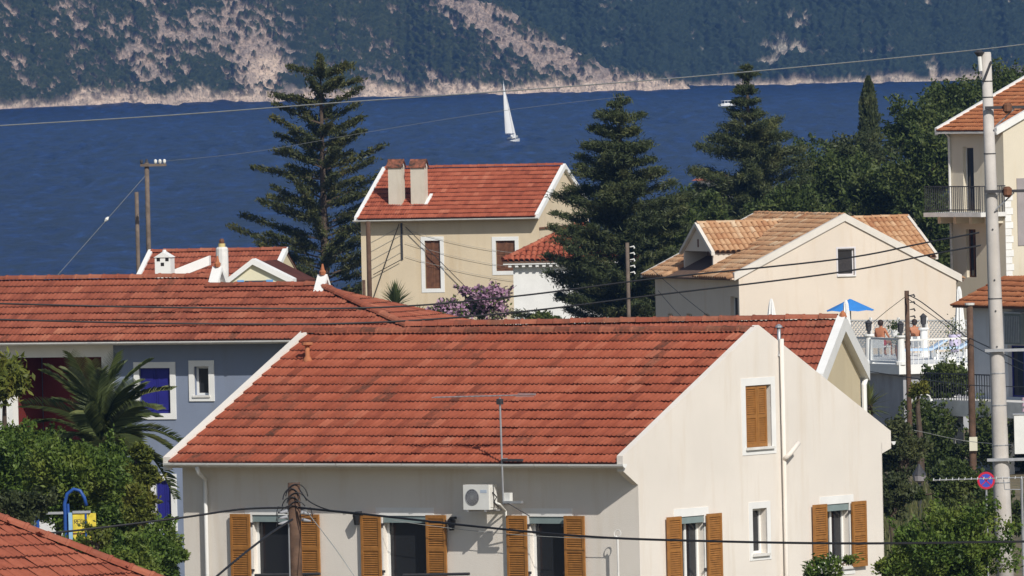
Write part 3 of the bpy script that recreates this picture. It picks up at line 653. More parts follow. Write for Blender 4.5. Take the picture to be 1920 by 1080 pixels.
for xx, yy, zz in ((xS, vA, zA), (xT, vB, zB)):            # little white gable peaks with clay finials
    mb = MB(); k = .42
    mb.prism([(xx - .05, yy - k, zz - k * .85 - .1), (xx + .2, yy - k, zz - k * .85 - .1), (xx + .2, yy, zz + .16), (xx - .05, yy, zz + .16)], (0, -.0, .12)); mb.prism([(xx - .05, yy, zz + .16), (xx + .2, yy, zz + .16), (xx + .2, yy + k, zz - k * .85 - .1), (xx - .05, yy + k, zz - k * .85 - .1)], (0, 0, .12))
    mb.prism([(xx, yy - k, zz - k * .8), (xx, yy, zz + .15), (xx, yy + k, zz - k * .8)], (.06, 0, 0)); mb.build('gable_peak', WHITE, h.o)
    MB().tube([(xx + .08, yy, zz + .26), (xx + .08, yy, zz + .34), (xx + .08, yy, zz + .38), (xx + .08, yy, zz + .52)], [.07, .085, .05, .02], 8).build('finial', TERRA, h.o)
gutter(h, (xL2, -.6, zE - .04), (h.fv(562, 634, -.6)[0] + 1.5, -.6, zE - .04), .055)
MB().box(xL2, xR, -.5, 0, zE - .12, zE - .08).build('soffit', WHITE2, h.o)
e = h.fv(8, 700)[0]; MB().box(e - .45, e + .0, -.06, -.002, 0, zE - .25).build('pilaster', WHITE, h.o)
BLUEH = h

# ----------------------------------------------------------------- 4. low house with chimneys behind the blue roof
c0 = P(240, 525, 372)
h = House('chimney_house', 'house behind the blue house, showing only its roof, chimneys and white dormer', c0, -14)
vR = 3.2; xa, zR = h.fv(284, 474, vR); xb = h.fv(500, 480, vR)[0] + .6; tn = .5; zE = zR - tn * (vR + .3)
wall(h, FR(h, 'front'), xa, xb, 0, zE, [], BUFF); MB().box(xa, xb, 2 * vR, 2 * vR + .05, 0, zE).build('wall', BUFF, h.o)
for nm, xx in (('left', xa + .02), ('right', xb - .02)): wall(h, FR(h, nm, xx), 0, 2 * vR, 0, lambda e: zR - tn * abs(e - vR) - .05, [], BUFF, extra=(vR,), name='gable_wall')
roof = deck(h, [[(xa, -.3, zE), (xb, -.3, zE), (xb, vR, zR), (xa, vR, zR)], [(xa, vR, zR), (xb, vR, zR), (xb, 2 * vR + .3, zE), (xa, 2 * vR + .3, zE)]])
bd = Vector((0, vR + .3, zR - zE))
tiles(h, roof, (xa, -.3, zE), (1, 0, 0), bd, xb - xa, bd.length, 'dull', n_ind=120, stain=.3, seed=31)
tiles(h, roof, (xb, 2 * vR + .3, zE), (-1, 0, 0), Vector((0, -bd.y, bd.z)), xb - xa, bd.length, 'dull', n_ind=0, seed=32)
caps(h, roof, (xa, vR, zR + .04), (xb, vR, zR + .04), 'dull', .1)
for xx in (xa, xb): MB().prism([(xx - .09, -.3, zE - .05), (xx + .05, -.3, zE - .05), (xx + .05, -.3, zE + .1), (xx - .09, -.3, zE + .1)], (0, vR + .3, zR - zE)).build('verge', WHITE, h.o)
q0, q1 = h.fv(325, 506, .9), h.fv(396, 479, 1.6); MB().prism([(q0[0], .85, q0[1] - .28), (q0[0], 1.05, q0[1] - .28), (q0[0], 1.05, q0[1]), (q0[0], .85, q0[1])], (q1[0] - q0[0], .5, q1[1] - q0[1])).build('roof_kerb', WHITE, h.o)
v_ = .3; xc, zt = h.fv(307, 476, v_); zr = zR - tn * (vR - v_)
mb = MB().box(xc - .22, xc + .25, v_ - .2, v_ + .25, zr - .6, zt - .1); ch = mb.build('chimney', WHITE, h.o)
MB().prism([(xc - .25, v_ - .23, zt - .1), (xc + .28, v_ - .23, zt - .1), (xc + .02, v_ - .23, zt + .06)], (0, .5, 0)).build('chimney_cap', WHITE, ch)
for dx_, dz_, w_ in ((-.11, -.16, .05), (.15, -.16, .05), (.01, -.3, .05)): MB().box(xc + dx_ - w_, xc + dx_ + w_, v_ - .206, v_ - .19, zt + dz_ - .05, zt + dz_ + .05).build('vent_hole', DARK, ch)
MB().tube([(xc + .02, v_, zt + .04), (xc + .02, v_, zt + .12)], [.07, .05], 8).build('chimney_knob', WHITE, ch)
v_ = -.1; xc, zt = h.fv(416, 463, v_); mb = MB().tube([(xc, v_, zE - 1.2), (xc, v_, zt - .06), (xc, v_, zt)], [.19, .18, .14], 12); ch = mb.build('chimney', WHITE2, h.o, smooth=False)
MB().tube([(xc, v_, zt), (xc, v_, zt + .1)], .10, 10).build('chimney_pot', M('yellow_clay', (.55, .45, .2), .2, 5), ch); MB().tube([(xc, v_, zt + .1), (xc, v_, zt + .16), (xc, v_, zt + .24)], [.07, .08, .05], 8).build('chimney_cap', BROWNW, ch)
v_ = -.6; xA, zA = h.fv(475, 488, v_); xl, zl_ = h.fv(430, 521, v_); xr, zr_ = h.fv(548, 535, v_); t1 = (zA - zl_) / (xA - xl); rr = lambda x: zA - .10 - (.72 * (xA - x) if x < xA else .50 * (x - xA))
wx = h.fv(458, 530, v_)[0], h.fv(500, 530, v_)[0], h.fv(480, 526, v_)[1]
wall(h, FR(h, 'front', v_), xl, xr, 0, rr, [(wx[0], wx[1], wx[2] - 1.0, wx[2])], M('dormer_cream', (.72, .68, .50), .05, 1), extra=(xA,), name='dormer_wall')
for x0, x1 in ((xl - .05, xA), (xA, xr + .05)): MB().prism([(x0, v_ - .12, rr(x0) - .02), (x0, v_ + .3, rr(x0) - .02), (x0, v_ + .3, rr(x0) + .15), (x0, v_ - .12, rr(x0) + .15)], (x1 - x0, 0, rr(x1) - rr(x0))).build('barge_board', WHITE, h.o)
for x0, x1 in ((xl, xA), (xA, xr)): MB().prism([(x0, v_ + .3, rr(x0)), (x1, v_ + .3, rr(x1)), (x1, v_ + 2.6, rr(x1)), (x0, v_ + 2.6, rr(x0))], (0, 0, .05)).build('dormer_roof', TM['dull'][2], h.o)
w = window(h, FR(h, 'front', v_), wx[0], wx[1], wx[2] - 1.0, wx[2], 0, fmat=CYANP, tmat=CYANP)
for x0, x1 in ((wx[0] - .2, wx[0]), (wx[1], wx[1] + .2)): MB().box(x0, x1, .02, .05, wx[2] - 1.0, wx[2] + .02, FR(h, 'front', v_)).build('shutter', CYANP, w)

# ----------------------------------------------------------------- 5. the beige house with twin chimneys
c0 = P(1010, 410, 520)
h = House('beige_house', 'beige two storey house with red roof and twin chimneys by the sea', c0, -18)
Wd = 6.7; vR = Wd / 2; zE = h.fv(900, 407, -.4)[1]; zR = h.fu(1058, 311)[1]; Lx = h.fv(676, 412)[0]; sl_ = (zR - zE) / (vR + .4)
roofz = lambda v: zE + sl_ * ((v + .4) if v < vR else (2 * vR + .4 - v))
wins = [rect(h.fv, 797, 826, 451, 541), rect(h.fv, 930, 966, 451, 508)]
fr = FR(h, 'front'); sw_ = rect(h.fu, 1052, 1066, 398, 404)
wall(h, fr, Lx, 0, 0, zE, wins, BEIGE); wall(h, FR(h, 'right', 0), 0, Wd, 0, lambda e: roofz(e) - .02, [], BEIGE, extra=(vR,), name='gable_wall')
wall(h, FR(h, 'left', Lx), 0, Wd, 0, lambda e: roofz(e) - .02, [], BEIGE, extra=(vR,), name='gable_wall'); MB().box(Lx, 0, Wd - .02, Wd, 0, zE).build('wall', BEIGE, h.o)
roof = deck(h, [[(Lx - .1, -.4, zE), (.1, -.4, zE), (.1, vR, zR), (Lx - .1, vR, zR)], [(Lx - .1, vR, zR), (.1, vR, zR), (.1, Wd + .4, zE), (Lx - .1, Wd + .4, zE)]])
bd = Vector((0, vR + .45, zR - zE))
tiles(h, roof, (Lx, -.45, zE - .01), (1, 0, 0), bd, -Lx + .02, bd.length, 'red', stain=.0, seed=41)
tiles(h, roof, (0, Wd + .45, zE - .01), (-1, 0, 0), Vector((0, -bd.y, bd.z)), -Lx, bd.length, 'red', n_ind=0, seed=42)
caps(h, roof, (Lx, vR, zR + .05), (0, vR, zR + .05), 'red', .11)
for xx in (Lx - .05, .05):
    for s0, s1 in ((-.42, vR), (vR, Wd + .42)): MB().prism([(xx - .08, s0, roofz(s0) - .12), (xx + .08, s0, roofz(s0) - .12), (xx + .08, s0, roofz(s0) + .1), (xx - .08, s0, roofz(s0) + .1)], (0, s1 - s0, roofz(s1) - roofz(s0))).build('verge', WHITE, h.o)
gutter(h, (Lx - .15, -.5, zE - .05), (.15, -.5, zE - .05), .07, WHITE2, brackets=False)
for a, b, c, d in wins:
    w = window(h, fr, a, b, c, d, .16, mull=False, depth=.2, sill=False, out=.02)
    shutter(fr, w, a + .02, (a + b) / 2 - .005, c, d, -.10, BROWNW, .05); shutter(fr, w, (a + b) / 2 + .005, b - .02, c, d, -.10, BROWNW, .05)
for px0, px1 in ((728, 753), (770, 796)):
    v_ = .55; x0, x1 = h.fv(px0, 350, v_)[0], h.fv(px1, 350, v_)[0]; zt = h.fv(px0 + 12, 313, v_)[1]; zb = roofz(v_)
    ch = MB().box(x0, x1, v_, v_ + .42, zb - .4, zt).build('chimney', M('chimney_render', (.60, .55, .46), .08, 2, streak=.15), h.o)
    MB().box(x0 - .03, x1 + .03, v_ - .07, v_ - .002, zb - .18, zb + .03).build('flashing', WHITE, ch)
    MB().prism([(x0, v_, zt), (x0, v_ + .42, zt), (x0, v_ + .21, zt + .22)], (x1 - x0, 0, 0)).build('chimney_head', WHITE2, ch)
    for s, y0 in ((1, v_ - .06), (-1, v_ + .48)): MB().prism([(x0 - .06, y0, zt - .04), (x1 + .06, y0, zt - .04), (x1 + .06, v_ + .21, zt + .27), (x0 - .06, v_ + .21, zt + .27)], (0, 0, .05)).build('cap_tile', TM['red'][0], ch)
    MB().box(x1 + .0, x1 + .006, v_ + .17, v_ + .25, zt - .08, zt + .08).build('vent_hole', DARK, ch)
x1 = h.fv(796, 390, .55)[0]; MB().prism([(x1 + .01, .5, roofz(.5) - .02), (x1 + .14, .5, roofz(.5) - .02), (x1 + .14, .5, roofz(.5) + .1), (x1 + .01, .5, roofz(.5) + .1)], (0, .75, .75 * sl_)).build('roof_flashing', WHITE, h.o)
q = h.fu(1012, 428); MB().box(.02, .06, .0, Wd, q[1] - .03, q[1] + .04).build('pipe_run', BROWNW, h.o)
for k in range(7):                                        # conduits and service wires on the front wall
    a_ = h.fv(695, 455 + k * 17); b_ = h.fv(752, 425 + k * 16)
    if k < 4: MB().tube([(a_[0], -.03, a_[1]), (b_[0], -.03, b_[1])], .008, 4).build('service_wire', CABLEG, h.o)
mb = MB(); a_, b_ = h.fv(753, 418), h.fv(753, 487); MB().box(a_[0] - .035, a_[0] + .035, -.05, -.004, b_[1], a_[1]).build('conduit', DMETAL, h.o)
for p_ in (((748, 420), (700, 560)), ((760, 425), (880, 545)), ((752, 487), (700, 515))):
    a_, b_ = h.fv(*p_[0], -.15), h.fv(*p_[1], -.15); MB().tube([(a_[0], -.15, a_[1]), (b_[0], -.15, b_[1])], .016, 5).build('service_wire', CABLE, h.o)
for k, (ya, yb) in enumerate(((455, 478), (480, 505), (505, 530))):
    a_, b_ = h.fv(760, ya - 25, -.06), h.fv(1000, yb, -.06); MB().tube([(lerp(a_[0], b_[0], t), -.06, lerp(a_[1], b_[1], t) - .6 * t * (1 - t)) for t in np.linspace(0, 1, 9)], .007, 4).build('service_wire', CABLEG, h.o)

# ----------------------------------------------------------------- 6. white cottage with hipped roof
c0 = P(962, 495, 503)
h = House('white_cottage', 'white cottage with hipped red barrel tile roof, half hidden by the big conifer', c0, -8)
zE = h.fv(1000, 489, -.3)[1]; Wx, Wy = 4.6, 4.4; tn = .48; zR = zE + tn * 2.6
wall(h, FR(h, 'front'), 0, Wx, 0, zE, [], WHITE); wall(h, FR(h, 'right', Wx), 0, Wy, 0, zE, [], WHITE); wall(h, FR(h, 'left', 0), 0, Wy, 0, zE, [], WHITE); MB().box(0, Wx, Wy - .02, Wy, 0, zE).build('wall', WHITE, h.o)
x0, x1, y0, y1 = -.35, Wx + .35, -.35, Wy + .35; ym = (y0 + y1) / 2; rl = ym - y0
roof = deck(h, [[(x0, y0, zE), (x1, y0, zE), (x1 - rl, ym, zR), (x0 + rl, ym, zR)], [(x0, y1, zE), (x0, y0, zE), (x0 + rl, ym, zR)], [(x1, y0, zE), (x1, y1, zE), (x1 - rl, ym, zR)], [(x1, y1, zE), (x0, y1, zE), (x0 + rl, ym, zR), (x1 - rl, ym, zR)]])
k_ = math.hypot(1, (zR - zE) / rl)
tiles(h, roof, (x0, y0, zE), (1, 0, 0), (0, rl, zR - zE), x1 - x0, rl * k_, 'red', 'round', n_ind=120, clip=lambda s, t: t / k_ < min(s, x1 - x0 - s) + .1, stain=.5, seed=51)
tiles(h, roof, (x0, y1, zE), (0, -1, 0), (rl, 0, zR - zE), y1 - y0, rl * k_, 'red', 'round', n_ind=0, clip=lambda s, t: t / k_ < min(s, y1 - y0 - s) + .1, stain=.5, seed=52)
caps(h, roof, (x0, y0, zE + .08), (x0 + rl, ym, zR + .1), 'red', .12); caps(h, roof, (x0 + rl, ym, zR + .1), (x1 - rl, ym, zR + .1), 'red', .12); caps(h, roof, (x1, y0, zE + .08), (x1 - rl, ym, zR + .1), 'red', .12)
MB().box(x0, x1, y0 + .02, y0 + .2, zE - .14, zE - .06).build('cornice', WHITE, h.o)
for k in range(18): MB().box(x0 + .2 + k * .27, x0 + .32 + k * .27, y0 + .06, 0, zE - .24, zE - .145).build('dentil', WHITE, h.o)

# ----------------------------------------------------------------- 7. the peach house
c0 = P(1385, 515, 470)
h = House('peach_house', 'peach house with tan barrel tile roof and gable behind the pool terrace', c0, 22)
xA, zA = h.fv(1583, 406); xR, zER = h.fv(1793, 516); zEL = h.fv(1385, 513)[1]; tn = (zA - zEL) / xA; tr = (zA - zER) / (xR - xA); Ld = h.fu(1228, 525)[0]
ro = lambda x: zA - (tn * (xA - x) if x < xA else tr * (x - xA))
win = rect(h.fv, 1571, 1602, 466, 516); fr = FR(h, 'front'); fl_ = FR(h, 'left', 0)
wall(h, fr, 0, xR, 0, ro, [win], PEACH, extra=(xA,), name='gable_wall')
dv = h.fu(1372, 575)[0]; lwin = [rect(h.fu, 1387 - 17, 1384, 556, 640)]; lwin = [(lwin[0][1], lwin[0][0], lwin[0][2], lwin[0][3])]
for px in (1257, 1292, 1325): a, b, c, d = rect(h.fu, px - 5, px + 5, 588, 606); lwin.append((b, a, c, d))
wall(h, fl_, 0, Ld, 0, zEL - .05, lwin, PEACH); MB().box(xR - .02, xR, 0, Ld, 0, zER).build('wall', PEACH, h.o); MB().box(0, xR, Ld - .02, Ld, 0, zER - .2).build('wall', PEACH, h.o)
for q in lwin: window(h, fl_, *q, 0, mull=False, sill=False)
roof = deck(h, [[(-.35, 0, ro(-.35)), (xA, 0, zA), (xA, Ld + .3, zA), (-.35, Ld + .3, ro(-.35))], [(xA, 0, zA), (xR + .3, 0, ro(xR + .3)), (xR + .3, Ld + .3, ro(xR + .3)), (xA, Ld + .3, zA)]])
bd = Vector((xA + .42, 0, (xA + .42) * tn))
vd, zd = h.fu(1308, 422, .35); hw = abs(h.fu(1280, 470, .35)[0] - h.fu(1336, 470, .35)[0]) / 2; zf = h.fu(1308, 471, .35)[1]
def clipP(s, t):
    y = Ld + .25 - s; x = -.42 + t * bd.x / bd.length
    return not (abs(y - vd) < hw - .05 and (x < .35 or ro(x) + .0 < zd - (zd - zf) * abs(y - vd) / hw))
tiles(h, roof, (-.42, Ld + .25, ro(-.42)), (0, -1, 0), bd, Ld + .2, bd.length, 'tan', 'round', clip=clipP, stain=.4, seed=61)
tiles(h, roof, (xR + .35, .05, ro(xR + .35)), (0, 1, 0), Vector((-1, 0, tr)), Ld + .2, (xR + .35 - xA) * math.hypot(1, tr), 'tan', 'round', n_ind=0, seed=62)
caps(h, roof, (xA, .05, zA + .06), (xA, Ld + .3, zA + .06), 'tan', .11)
for x0, x1 in ((-.2, xA), (xA, xR + .2)): MB().prism([(x0, -.07, ro(x0) - .16), (x0, .1, ro(x0) - .16), (x0, .1, ro(x0) + .12), (x0, -.07, ro(x0) + .12)], (x1 - x0, 0, ro(x1) - ro(x0))).build('verge', VERGE, h.o)
MB().box(-.30, -.12, -.05, Ld + .3, ro(-.3) - .08, ro(-.3) - .02).build('eave_board', M('peach_paint', (.60, .45, .34), .08, 3), h.o)
x_, z_ = h.fu(1400, 396, 0)[0], 0
MB().prism([(xA - 0, Ld + .28, zA - .05), (xA, Ld + .42, zA - .05), (xA, Ld + .42, zA + .1), (xA, Ld + .28, zA + .1)], (-xA - .4, 0, -(xA + .4) * tn)).build('verge', VERGE, h.o)
w = window(h, fr, *win, .06, mull=False, depth=.15, tmat=M('window_frame_lilac', (.62, .60, .62), .05, 2)); a, b, c, d = win
MB().box(a + .07, b - .07, -.12, -.11, c + .05, d - .35, fr).build('lace_curtain', M('lace', (.05, .045, .045), .6, 30), w)
# its dormer
d_ = h; x0 = .35
MB().prism([(x0, vd - hw, zf), (x0, vd + hw, zf), (x0, vd, zd)], (.12, 0, 0)).build('dormer_gable', PEACH, h.o)
MB().box(x0 - .004, x0 + .01, vd - .08, vd + .06, zf + .15, zf + .45).build('gable_vent', BROWNW, h.o)
zq = ro(x0)
for s in (-1, 1):
    xx = x0 + (zf - zq) / tn
    MB().prism([(x0, vd + s * (hw - .12), zq - .05), (xx, vd + s * (hw - .12), zf), (x0, vd + s * (hw - .12), zf)], (0, s * .1, 0)).build('dormer_cheek', PEACH, h.o)
    MB().prism([(x0 - .12, vd, zd - .04), (x0 - .12, vd, zd + .1), (x0 - .12, vd + s * (hw + .12), zf), (x0 - .12, vd + s * (hw + .12), zf - .14)], (.14, 0, 0)).build('dormer_verge', VERGE, h.o)
    xe = xA - (zA - zd) / tn; tz = (zd - zf) / hw
    bb = Vector((0, -s, tz)); kk = math.hypot(1, tz)
    if s < 0: tiles(h, roof, (x0, vd - hw - .1, zf - .1 * tz + .04), (1, 0, 0), bb, xe - x0, (hw + .1) * kk, 'tan', 'round', n_ind=150, clip=lambda s2, t2: ro(x0 + s2) < zf + t2 / kk * tz + .02, stain=.5, seed=63)
    else: tiles(h, roof, (xe, vd + hw + .1, zf - .1 * tz + .04), (-1, 0, 0), bb, xe - x0, (hw + .1) * kk, 'tan', 'round', n_ind=0, clip=lambda s2, t2: ro(xe - s2) < zf + t2 / kk * tz + .02, stain=.5, seed=64)
    mb = MB().prism([(x0, vd, zd - .03), (xe, vd, zd - .03), (x0 + (zf - zq) / tn, vd + s * hw, zf - .03), (x0, vd + s * hw, zf - .03)], (0, 0, -.04)); mb.build('dormer_roof', M('roof_boards', (.2, .1, .07)), h.o)
caps(h, roof, (x0 - .05, vd, zd + .08), (xe, vd, zd + .08), 'tan', .1)
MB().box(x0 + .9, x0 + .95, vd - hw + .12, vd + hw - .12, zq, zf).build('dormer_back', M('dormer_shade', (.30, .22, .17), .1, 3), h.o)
# roof of the cross wing to the right
vW = Ld * .62; xw, zw = h.fv(1700, 408, vW); tz = .55; bw = Vector((0, 1, tz)); ln = 2.6
ro2 = deck(h, [[(xA - 1, vW - ln, zw - ln * tz), (xw, vW - ln, zw - ln * tz), (xw, vW, zw), (xA - 1, vW, zw)]], 'wing_roof')
tiles(h, ro2, (xA - 1, vW - ln, zw - ln * tz), (1, 0, 0), bw, xw - xA + 1, ln * math.hypot(1, tz), 'tan', 'round', n_ind=120, stain=.5, seed=66)
caps(h, ro2, (xA, vW, zw + .06), (xw, vW, zw + .06), 'tan', .1)
MB().prism([(xw - .02, vW - ln, zw - ln * tz - .1), (xw + .1, vW - ln, zw - ln * tz - .1), (xw + .1, vW - ln, zw - ln * tz + .12), (xw - .02, vW - ln, zw - ln * tz + .12)], (0, ln, ln * tz)).build('wing_verge', VERGE, h.o)
MB().box(xA - 1, xw - .1, vW - ln + .3, vW + .3, 0, zw - ln * tz - .1).build('wing_wall', PEACH, h.o)

# ----------------------------------------------------------------- 8. tall cream house at the right edge
c0 = P(1884, 400, 475)
h = House('tall_cream_house', 'tall cream house with orange roof and balcony behind the concrete pole', c0, 38)
zE = h.fv(1884, 236)[1]; Ld = h.fu(1783, 400)[0]; tn = .42; Wx = 9.0; xA = Wx / 2; zA = zE + tn * xA; ro = lambda x: zA - tn * abs(x - xA)
bal = h.fu(1840, 397)[1]; door = rect(h.fu, 1806, 1826, 275, 385); door = (door[1], door[0], bal + .02, door[3]); ldoor = rect(h.fu, 1812, 1830, 430, 520); ldoor = (ldoor[1], ldoor[0], ldoor[2], ldoor[3])
TC = M('tall_cream_stucco', (.66, .60, .48), .05, .6, streak=.08)
wall(h, FR(h, 'front'), 0, Wx, 0, lambda e: ro(e) - .02, [], TC, extra=(xA,), name='gable_wall'); wall(h, fl_ := FR(h, 'left', 0), 0, Ld, 0, zE, [door, ldoor], TC); MB().box(0, Wx, Ld - .02, Ld, 0, zE).build('wall', TC, h.o)
for k in range(26): MB().box(.0 if k % 2 else .0, .38 if k % 2 else .30, -.02, -.002, .4 + k * .26, .4 + k * .26 + .24).build('quoin', WHITE, h.o)
q = h.fv(1907, 395); MB().box(q[0], q[0] + 1.4, -.03, -.002, q[1] - 1.3, q[1] + 1.2).build('grey_panel', M('window_grey', (.33, .30, .30), .1, 2), h.o)  # plain grey panel standing just off the gable wall
roof = deck(h, [[(-.35, -.1, ro(-.35)), (xA, -.1, zA), (xA, Ld + .3, zA), (-.35, Ld + .3, ro(-.35))], [(xA, -.1, zA), (Wx + .35, -.1, ro(-.35)), (Wx + .35, Ld + .3, ro(-.35)), (xA, Ld + .3, zA)]])
bd = Vector((xA + .4, 0, (xA + .4) * tn))
ORANGE = 'tan'
tiles(h, roof, (-.4, Ld + .25, ro(-.4)), (0, -1, 0), bd, Ld + .25, bd.length, 'orange', 'flat', n_ind=120, stain=.0, seed=71)
for s0 in (-.12, Ld + .22): MB().prism([(-.4, s0, ro(-.4) - .15), (-.4, s0 + .14, ro(-.4) - .15), (-.4, s0 + .14, ro(-.4) + .12), (-.4, s0, ro(-.4) + .12)], (xA + .4, 0, (xA + .4) * tn)).build('verge', WHITE, h.o)
MB().box(-.42, -.28, -.1, Ld + .3, ro(-.4) - .1, ro(-.4) - .02).build('eave_board', WHITE2, h.o)
window(h, fl_, *door, .0, tmat=WHITE2, sill=False, mull=False); window(h, fl_, *ldoor, .0, tmat=BROWNW, sill=False, mull=True)
bx = 1.25; bl = MB().box(-bx, -.0, -.1, Ld + .1, bal - .16, bal).build('balcony', WHITE2, h.o)
for y in np.linspace(.2, Ld - .2, 4): MB().box(-bx * .6, 0, y - .08, y + .08, bal - .42, bal - .162).build('console', TC, bl)
for z in (.08, .95): MB().box(-bx + .02, -bx + .06, -.06, Ld + .06, bal + z, bal + z + .04).build('rail', DMETAL, bl)
for y in np.arange(-.05, Ld + .08, .11): MB().box(-bx + .03, -bx + .05, y, y + .02, bal, bal + .95).build('baluster', DMETAL, bl)
for x in np.arange(-bx, 0, .12): MB().box(x, x + .02, -.06, -.04, bal, bal + .95).build('baluster', DMETAL, bl)
MB().box(-bx, 0, -.07, -.03, bal + .95, bal + .99).build('rail', DMETAL, bl)
MB().tube([(-.25, Ld + .1, zE - .1), (-.06, Ld - .05, zE - .4), (-.06, Ld - .05, .2)], .05, 8).build('downpipe', WHITE2, h.o)
q = h.fv(1905, 510); MB().box(.4, 2.6, -1.0, -.95, q[1] - .1, q[1] + .35).build('terrace_rail', DMETAL, h.o)
MB().tube([(1.2, -.2, ro(1.2) + .0), (1.2, -.2, ro(1.2) + .5), (1.2, -.2, ro(1.2) + .6)], [.07, .07, .11], 8).build('chimney_pipe', WHITE2, h.o)

# ----------------------------------------------------------------- 9. grey house and its balcony at the right edge
c0 = P(1818, 750, 402)
h = House('grey_house', 'shaded grey blue house with balcony and red tiles behind the concrete pole', c0, -62)
zE = h.fv(1830, 575)[1] + .05; Ld, Wx = 4.0, 8.0
fr = FR(h, 'front')
gw = [rect(h.fv, 1890, 1935, 648, 745)]
wall(h, fr, 0, Wx, 0, zE, gw, GREYW); wall(h, FR(h, 'left', 0), 0, Ld, 0, zE, [], GREYW); MB().box(0, Wx, Ld, Ld + .05, 0, zE).build('wall', GREYW, h.o)
window(h, fr, *gw[0], 0, tmat=BLUEP, sill=False)
roof = deck(h, [[(-.35, -.35, zE), (Wx, -.35, zE), (Wx, 1.6, zE + .85), (-.35, 1.6, zE + .85)]])
tiles(h, roof, (-.35, -.4, zE - .02), (1, 0, 0), Vector((0, 2, .87)), Wx + .35, 2.15, 'orange', 'flat', n_ind=120, stain=.2, seed=81)
a, b = h.fv(1898, 590)[0], h.fv(1930, 590)[0]; z0, z1 = h.fv(1905, 645)[1], h.fv(1905, 587)[1]
MB().box(a, b, -.3, -.002, z0, z1).build('louvred_box', M('grey_green_metal', (.20, .23, .22), .1, 4), h.o)
for k in range(9): MB().box(a + .05 + k * (b - a - .1) / 9, a + .08 + k * (b - a - .1) / 9, -.33, -.302, z0 + .06, z1 - .08).build('louvre', METAL, h.o)
MB().box(a - .04, b + .04, -.36, .0, z1 + .002, z1 + .04).build('box_lid', METAL, h.o)
bz = h.fv(1790, 750, -1.2)[1]
bal = MB().box(-.6, Wx, -1.3, -.0, bz - .5, bz).build('balcony', WHITE2, h.o)
x0 = h.fv(1792, 830, -1.15)[0]; MB().box(x0 - .16, x0 + .16, -1.25, -.95, 0, bz - .502).build('pillar', WHITE2, h.o)
MB().box(4.0, 4.35, -1.25, -.95, 0, bz - .502).build('pillar', WHITE2, h.o)
for x in np.arange(-.55, 3.5, .16): MB().box(x, x + .02, -1.28, -1.26, bz, bz + .8).build('baluster', DMETAL, bal)
MB().box(-.6, 3.5, -1.29, -1.25, bz + .8, bz + .84).build('rail', DMETAL, bal)
# lower grey wall below the pool
# ----------------------------------------------------------------- 10. roof in the bottom left corner
Q = P(120, 1045, 205); h = House('corner_house', 'house in the bottom left corner showing only its hipped brick red roof', Q, 40)
tn = .5; zq = Q.z - h.z; x0, x1, y0, y1 = -7.0, 2.02, -1.9, 7.2; ym = (y0 + y1) / 2; xT = -1.60; zE = zq + tn * y0; zR = zq + tn * ym; th_ = (zR - zE) / (x1 - xT)
roof = deck(h, [[(x0, y0, zE), (x1, y0, zE), (xT, ym, zR), (x0, ym, zR)], [(x1, y0, zE), (x1, y1, zE), (xT, ym, zR)], [(x1, y1, zE), (x0, y1, zE), (x0, ym, zR), (xT, ym, zR)]])
k_ = math.hypot(1, tn)
tiles(h, roof, (x0, y0, zE), (1, 0, 0), (0, 1, tn), x1 - x0, (ym - y0) * k_, 'dull', clip=lambda s, t: x0 + s < x1 - (x1 - xT) * (t / k_) / (ym - y0) + .03, stain=.15, seed=91)
tiles(h, roof, (x1, y0, zE), (0, 1, 0), (-1, 0, th_), y1 - y0, (x1 - xT) * math.hypot(1, th_), 'dull', n_ind=0, clip=lambda s, t: t / math.hypot(1, th_) < (x1 - xT) * min(s, y1 - y0 - s) / (ym - y0), seed=92)
caps(h, roof, (x1, y0, zE + .06), (xT, ym, zR + .06), 'dull', .11); caps(h, roof, (x0, ym, zR + .06), (xT, ym, zR + .06), 'dull', .11)
for a in ((x0 + .4, x1 - .4, y0 + .4, y0 + .6), (x0 + .4, x1 - .4, y1 - .6, y1 - .4), (x1 - .6, x1 - .4, y0 + .6, y1 - .6), (x0 + .4, x0 + .6, y0 + .6, y1 - .6)): MB().box(*a, 0, zE - .05).build('wall', CREAM, h.o)

# ----------------------------------------------------------------- 11. far cottages
def cottage(label, px, py, d, w, dp, hh, rise, ang, wm, rm):
    p = P(px, py, d); o = thing('far_cottage', label, 'house', p, rad(ang))
    MB().box(-w / 2, w / 2, 0, dp, -3, hh).build('wall', wm, o)
    MB().prism([(-w / 2 - .2, -.3, hh), (-w / 2 - .2, dp / 2, hh + rise), (-w / 2 - .2, dp + .3, hh)], (w + .4, 0, 0)).build('roof', rm, o)
    for x in (-w / 4, w / 4): MB().box(x - .3, x + .3, -.03, -.002, hh - 1.4, hh - .4).build('window', PANE, o)
RT = M('far_red_tile', (.32, .10, .06), .2, 2); ST = M('far_stone', (.52, .45, .38), .2, 1)
cottage('tiny white cottage with red roof among the trees on the far hill', 1506, 95, 4350, 2.3, 3, 1.6, .8, 10, WHITE, RT)
cottage('long low pale building high on the far wooded hill', 1549, 80, 4362, 7.0, 4, 1.1, .5, 0, ST, ST)
cottage('white cottage with red roof peeping out left of the right hand conifer', 1322, 366, 650, .85, 3, .75, .25, -20, WHITE, RT)

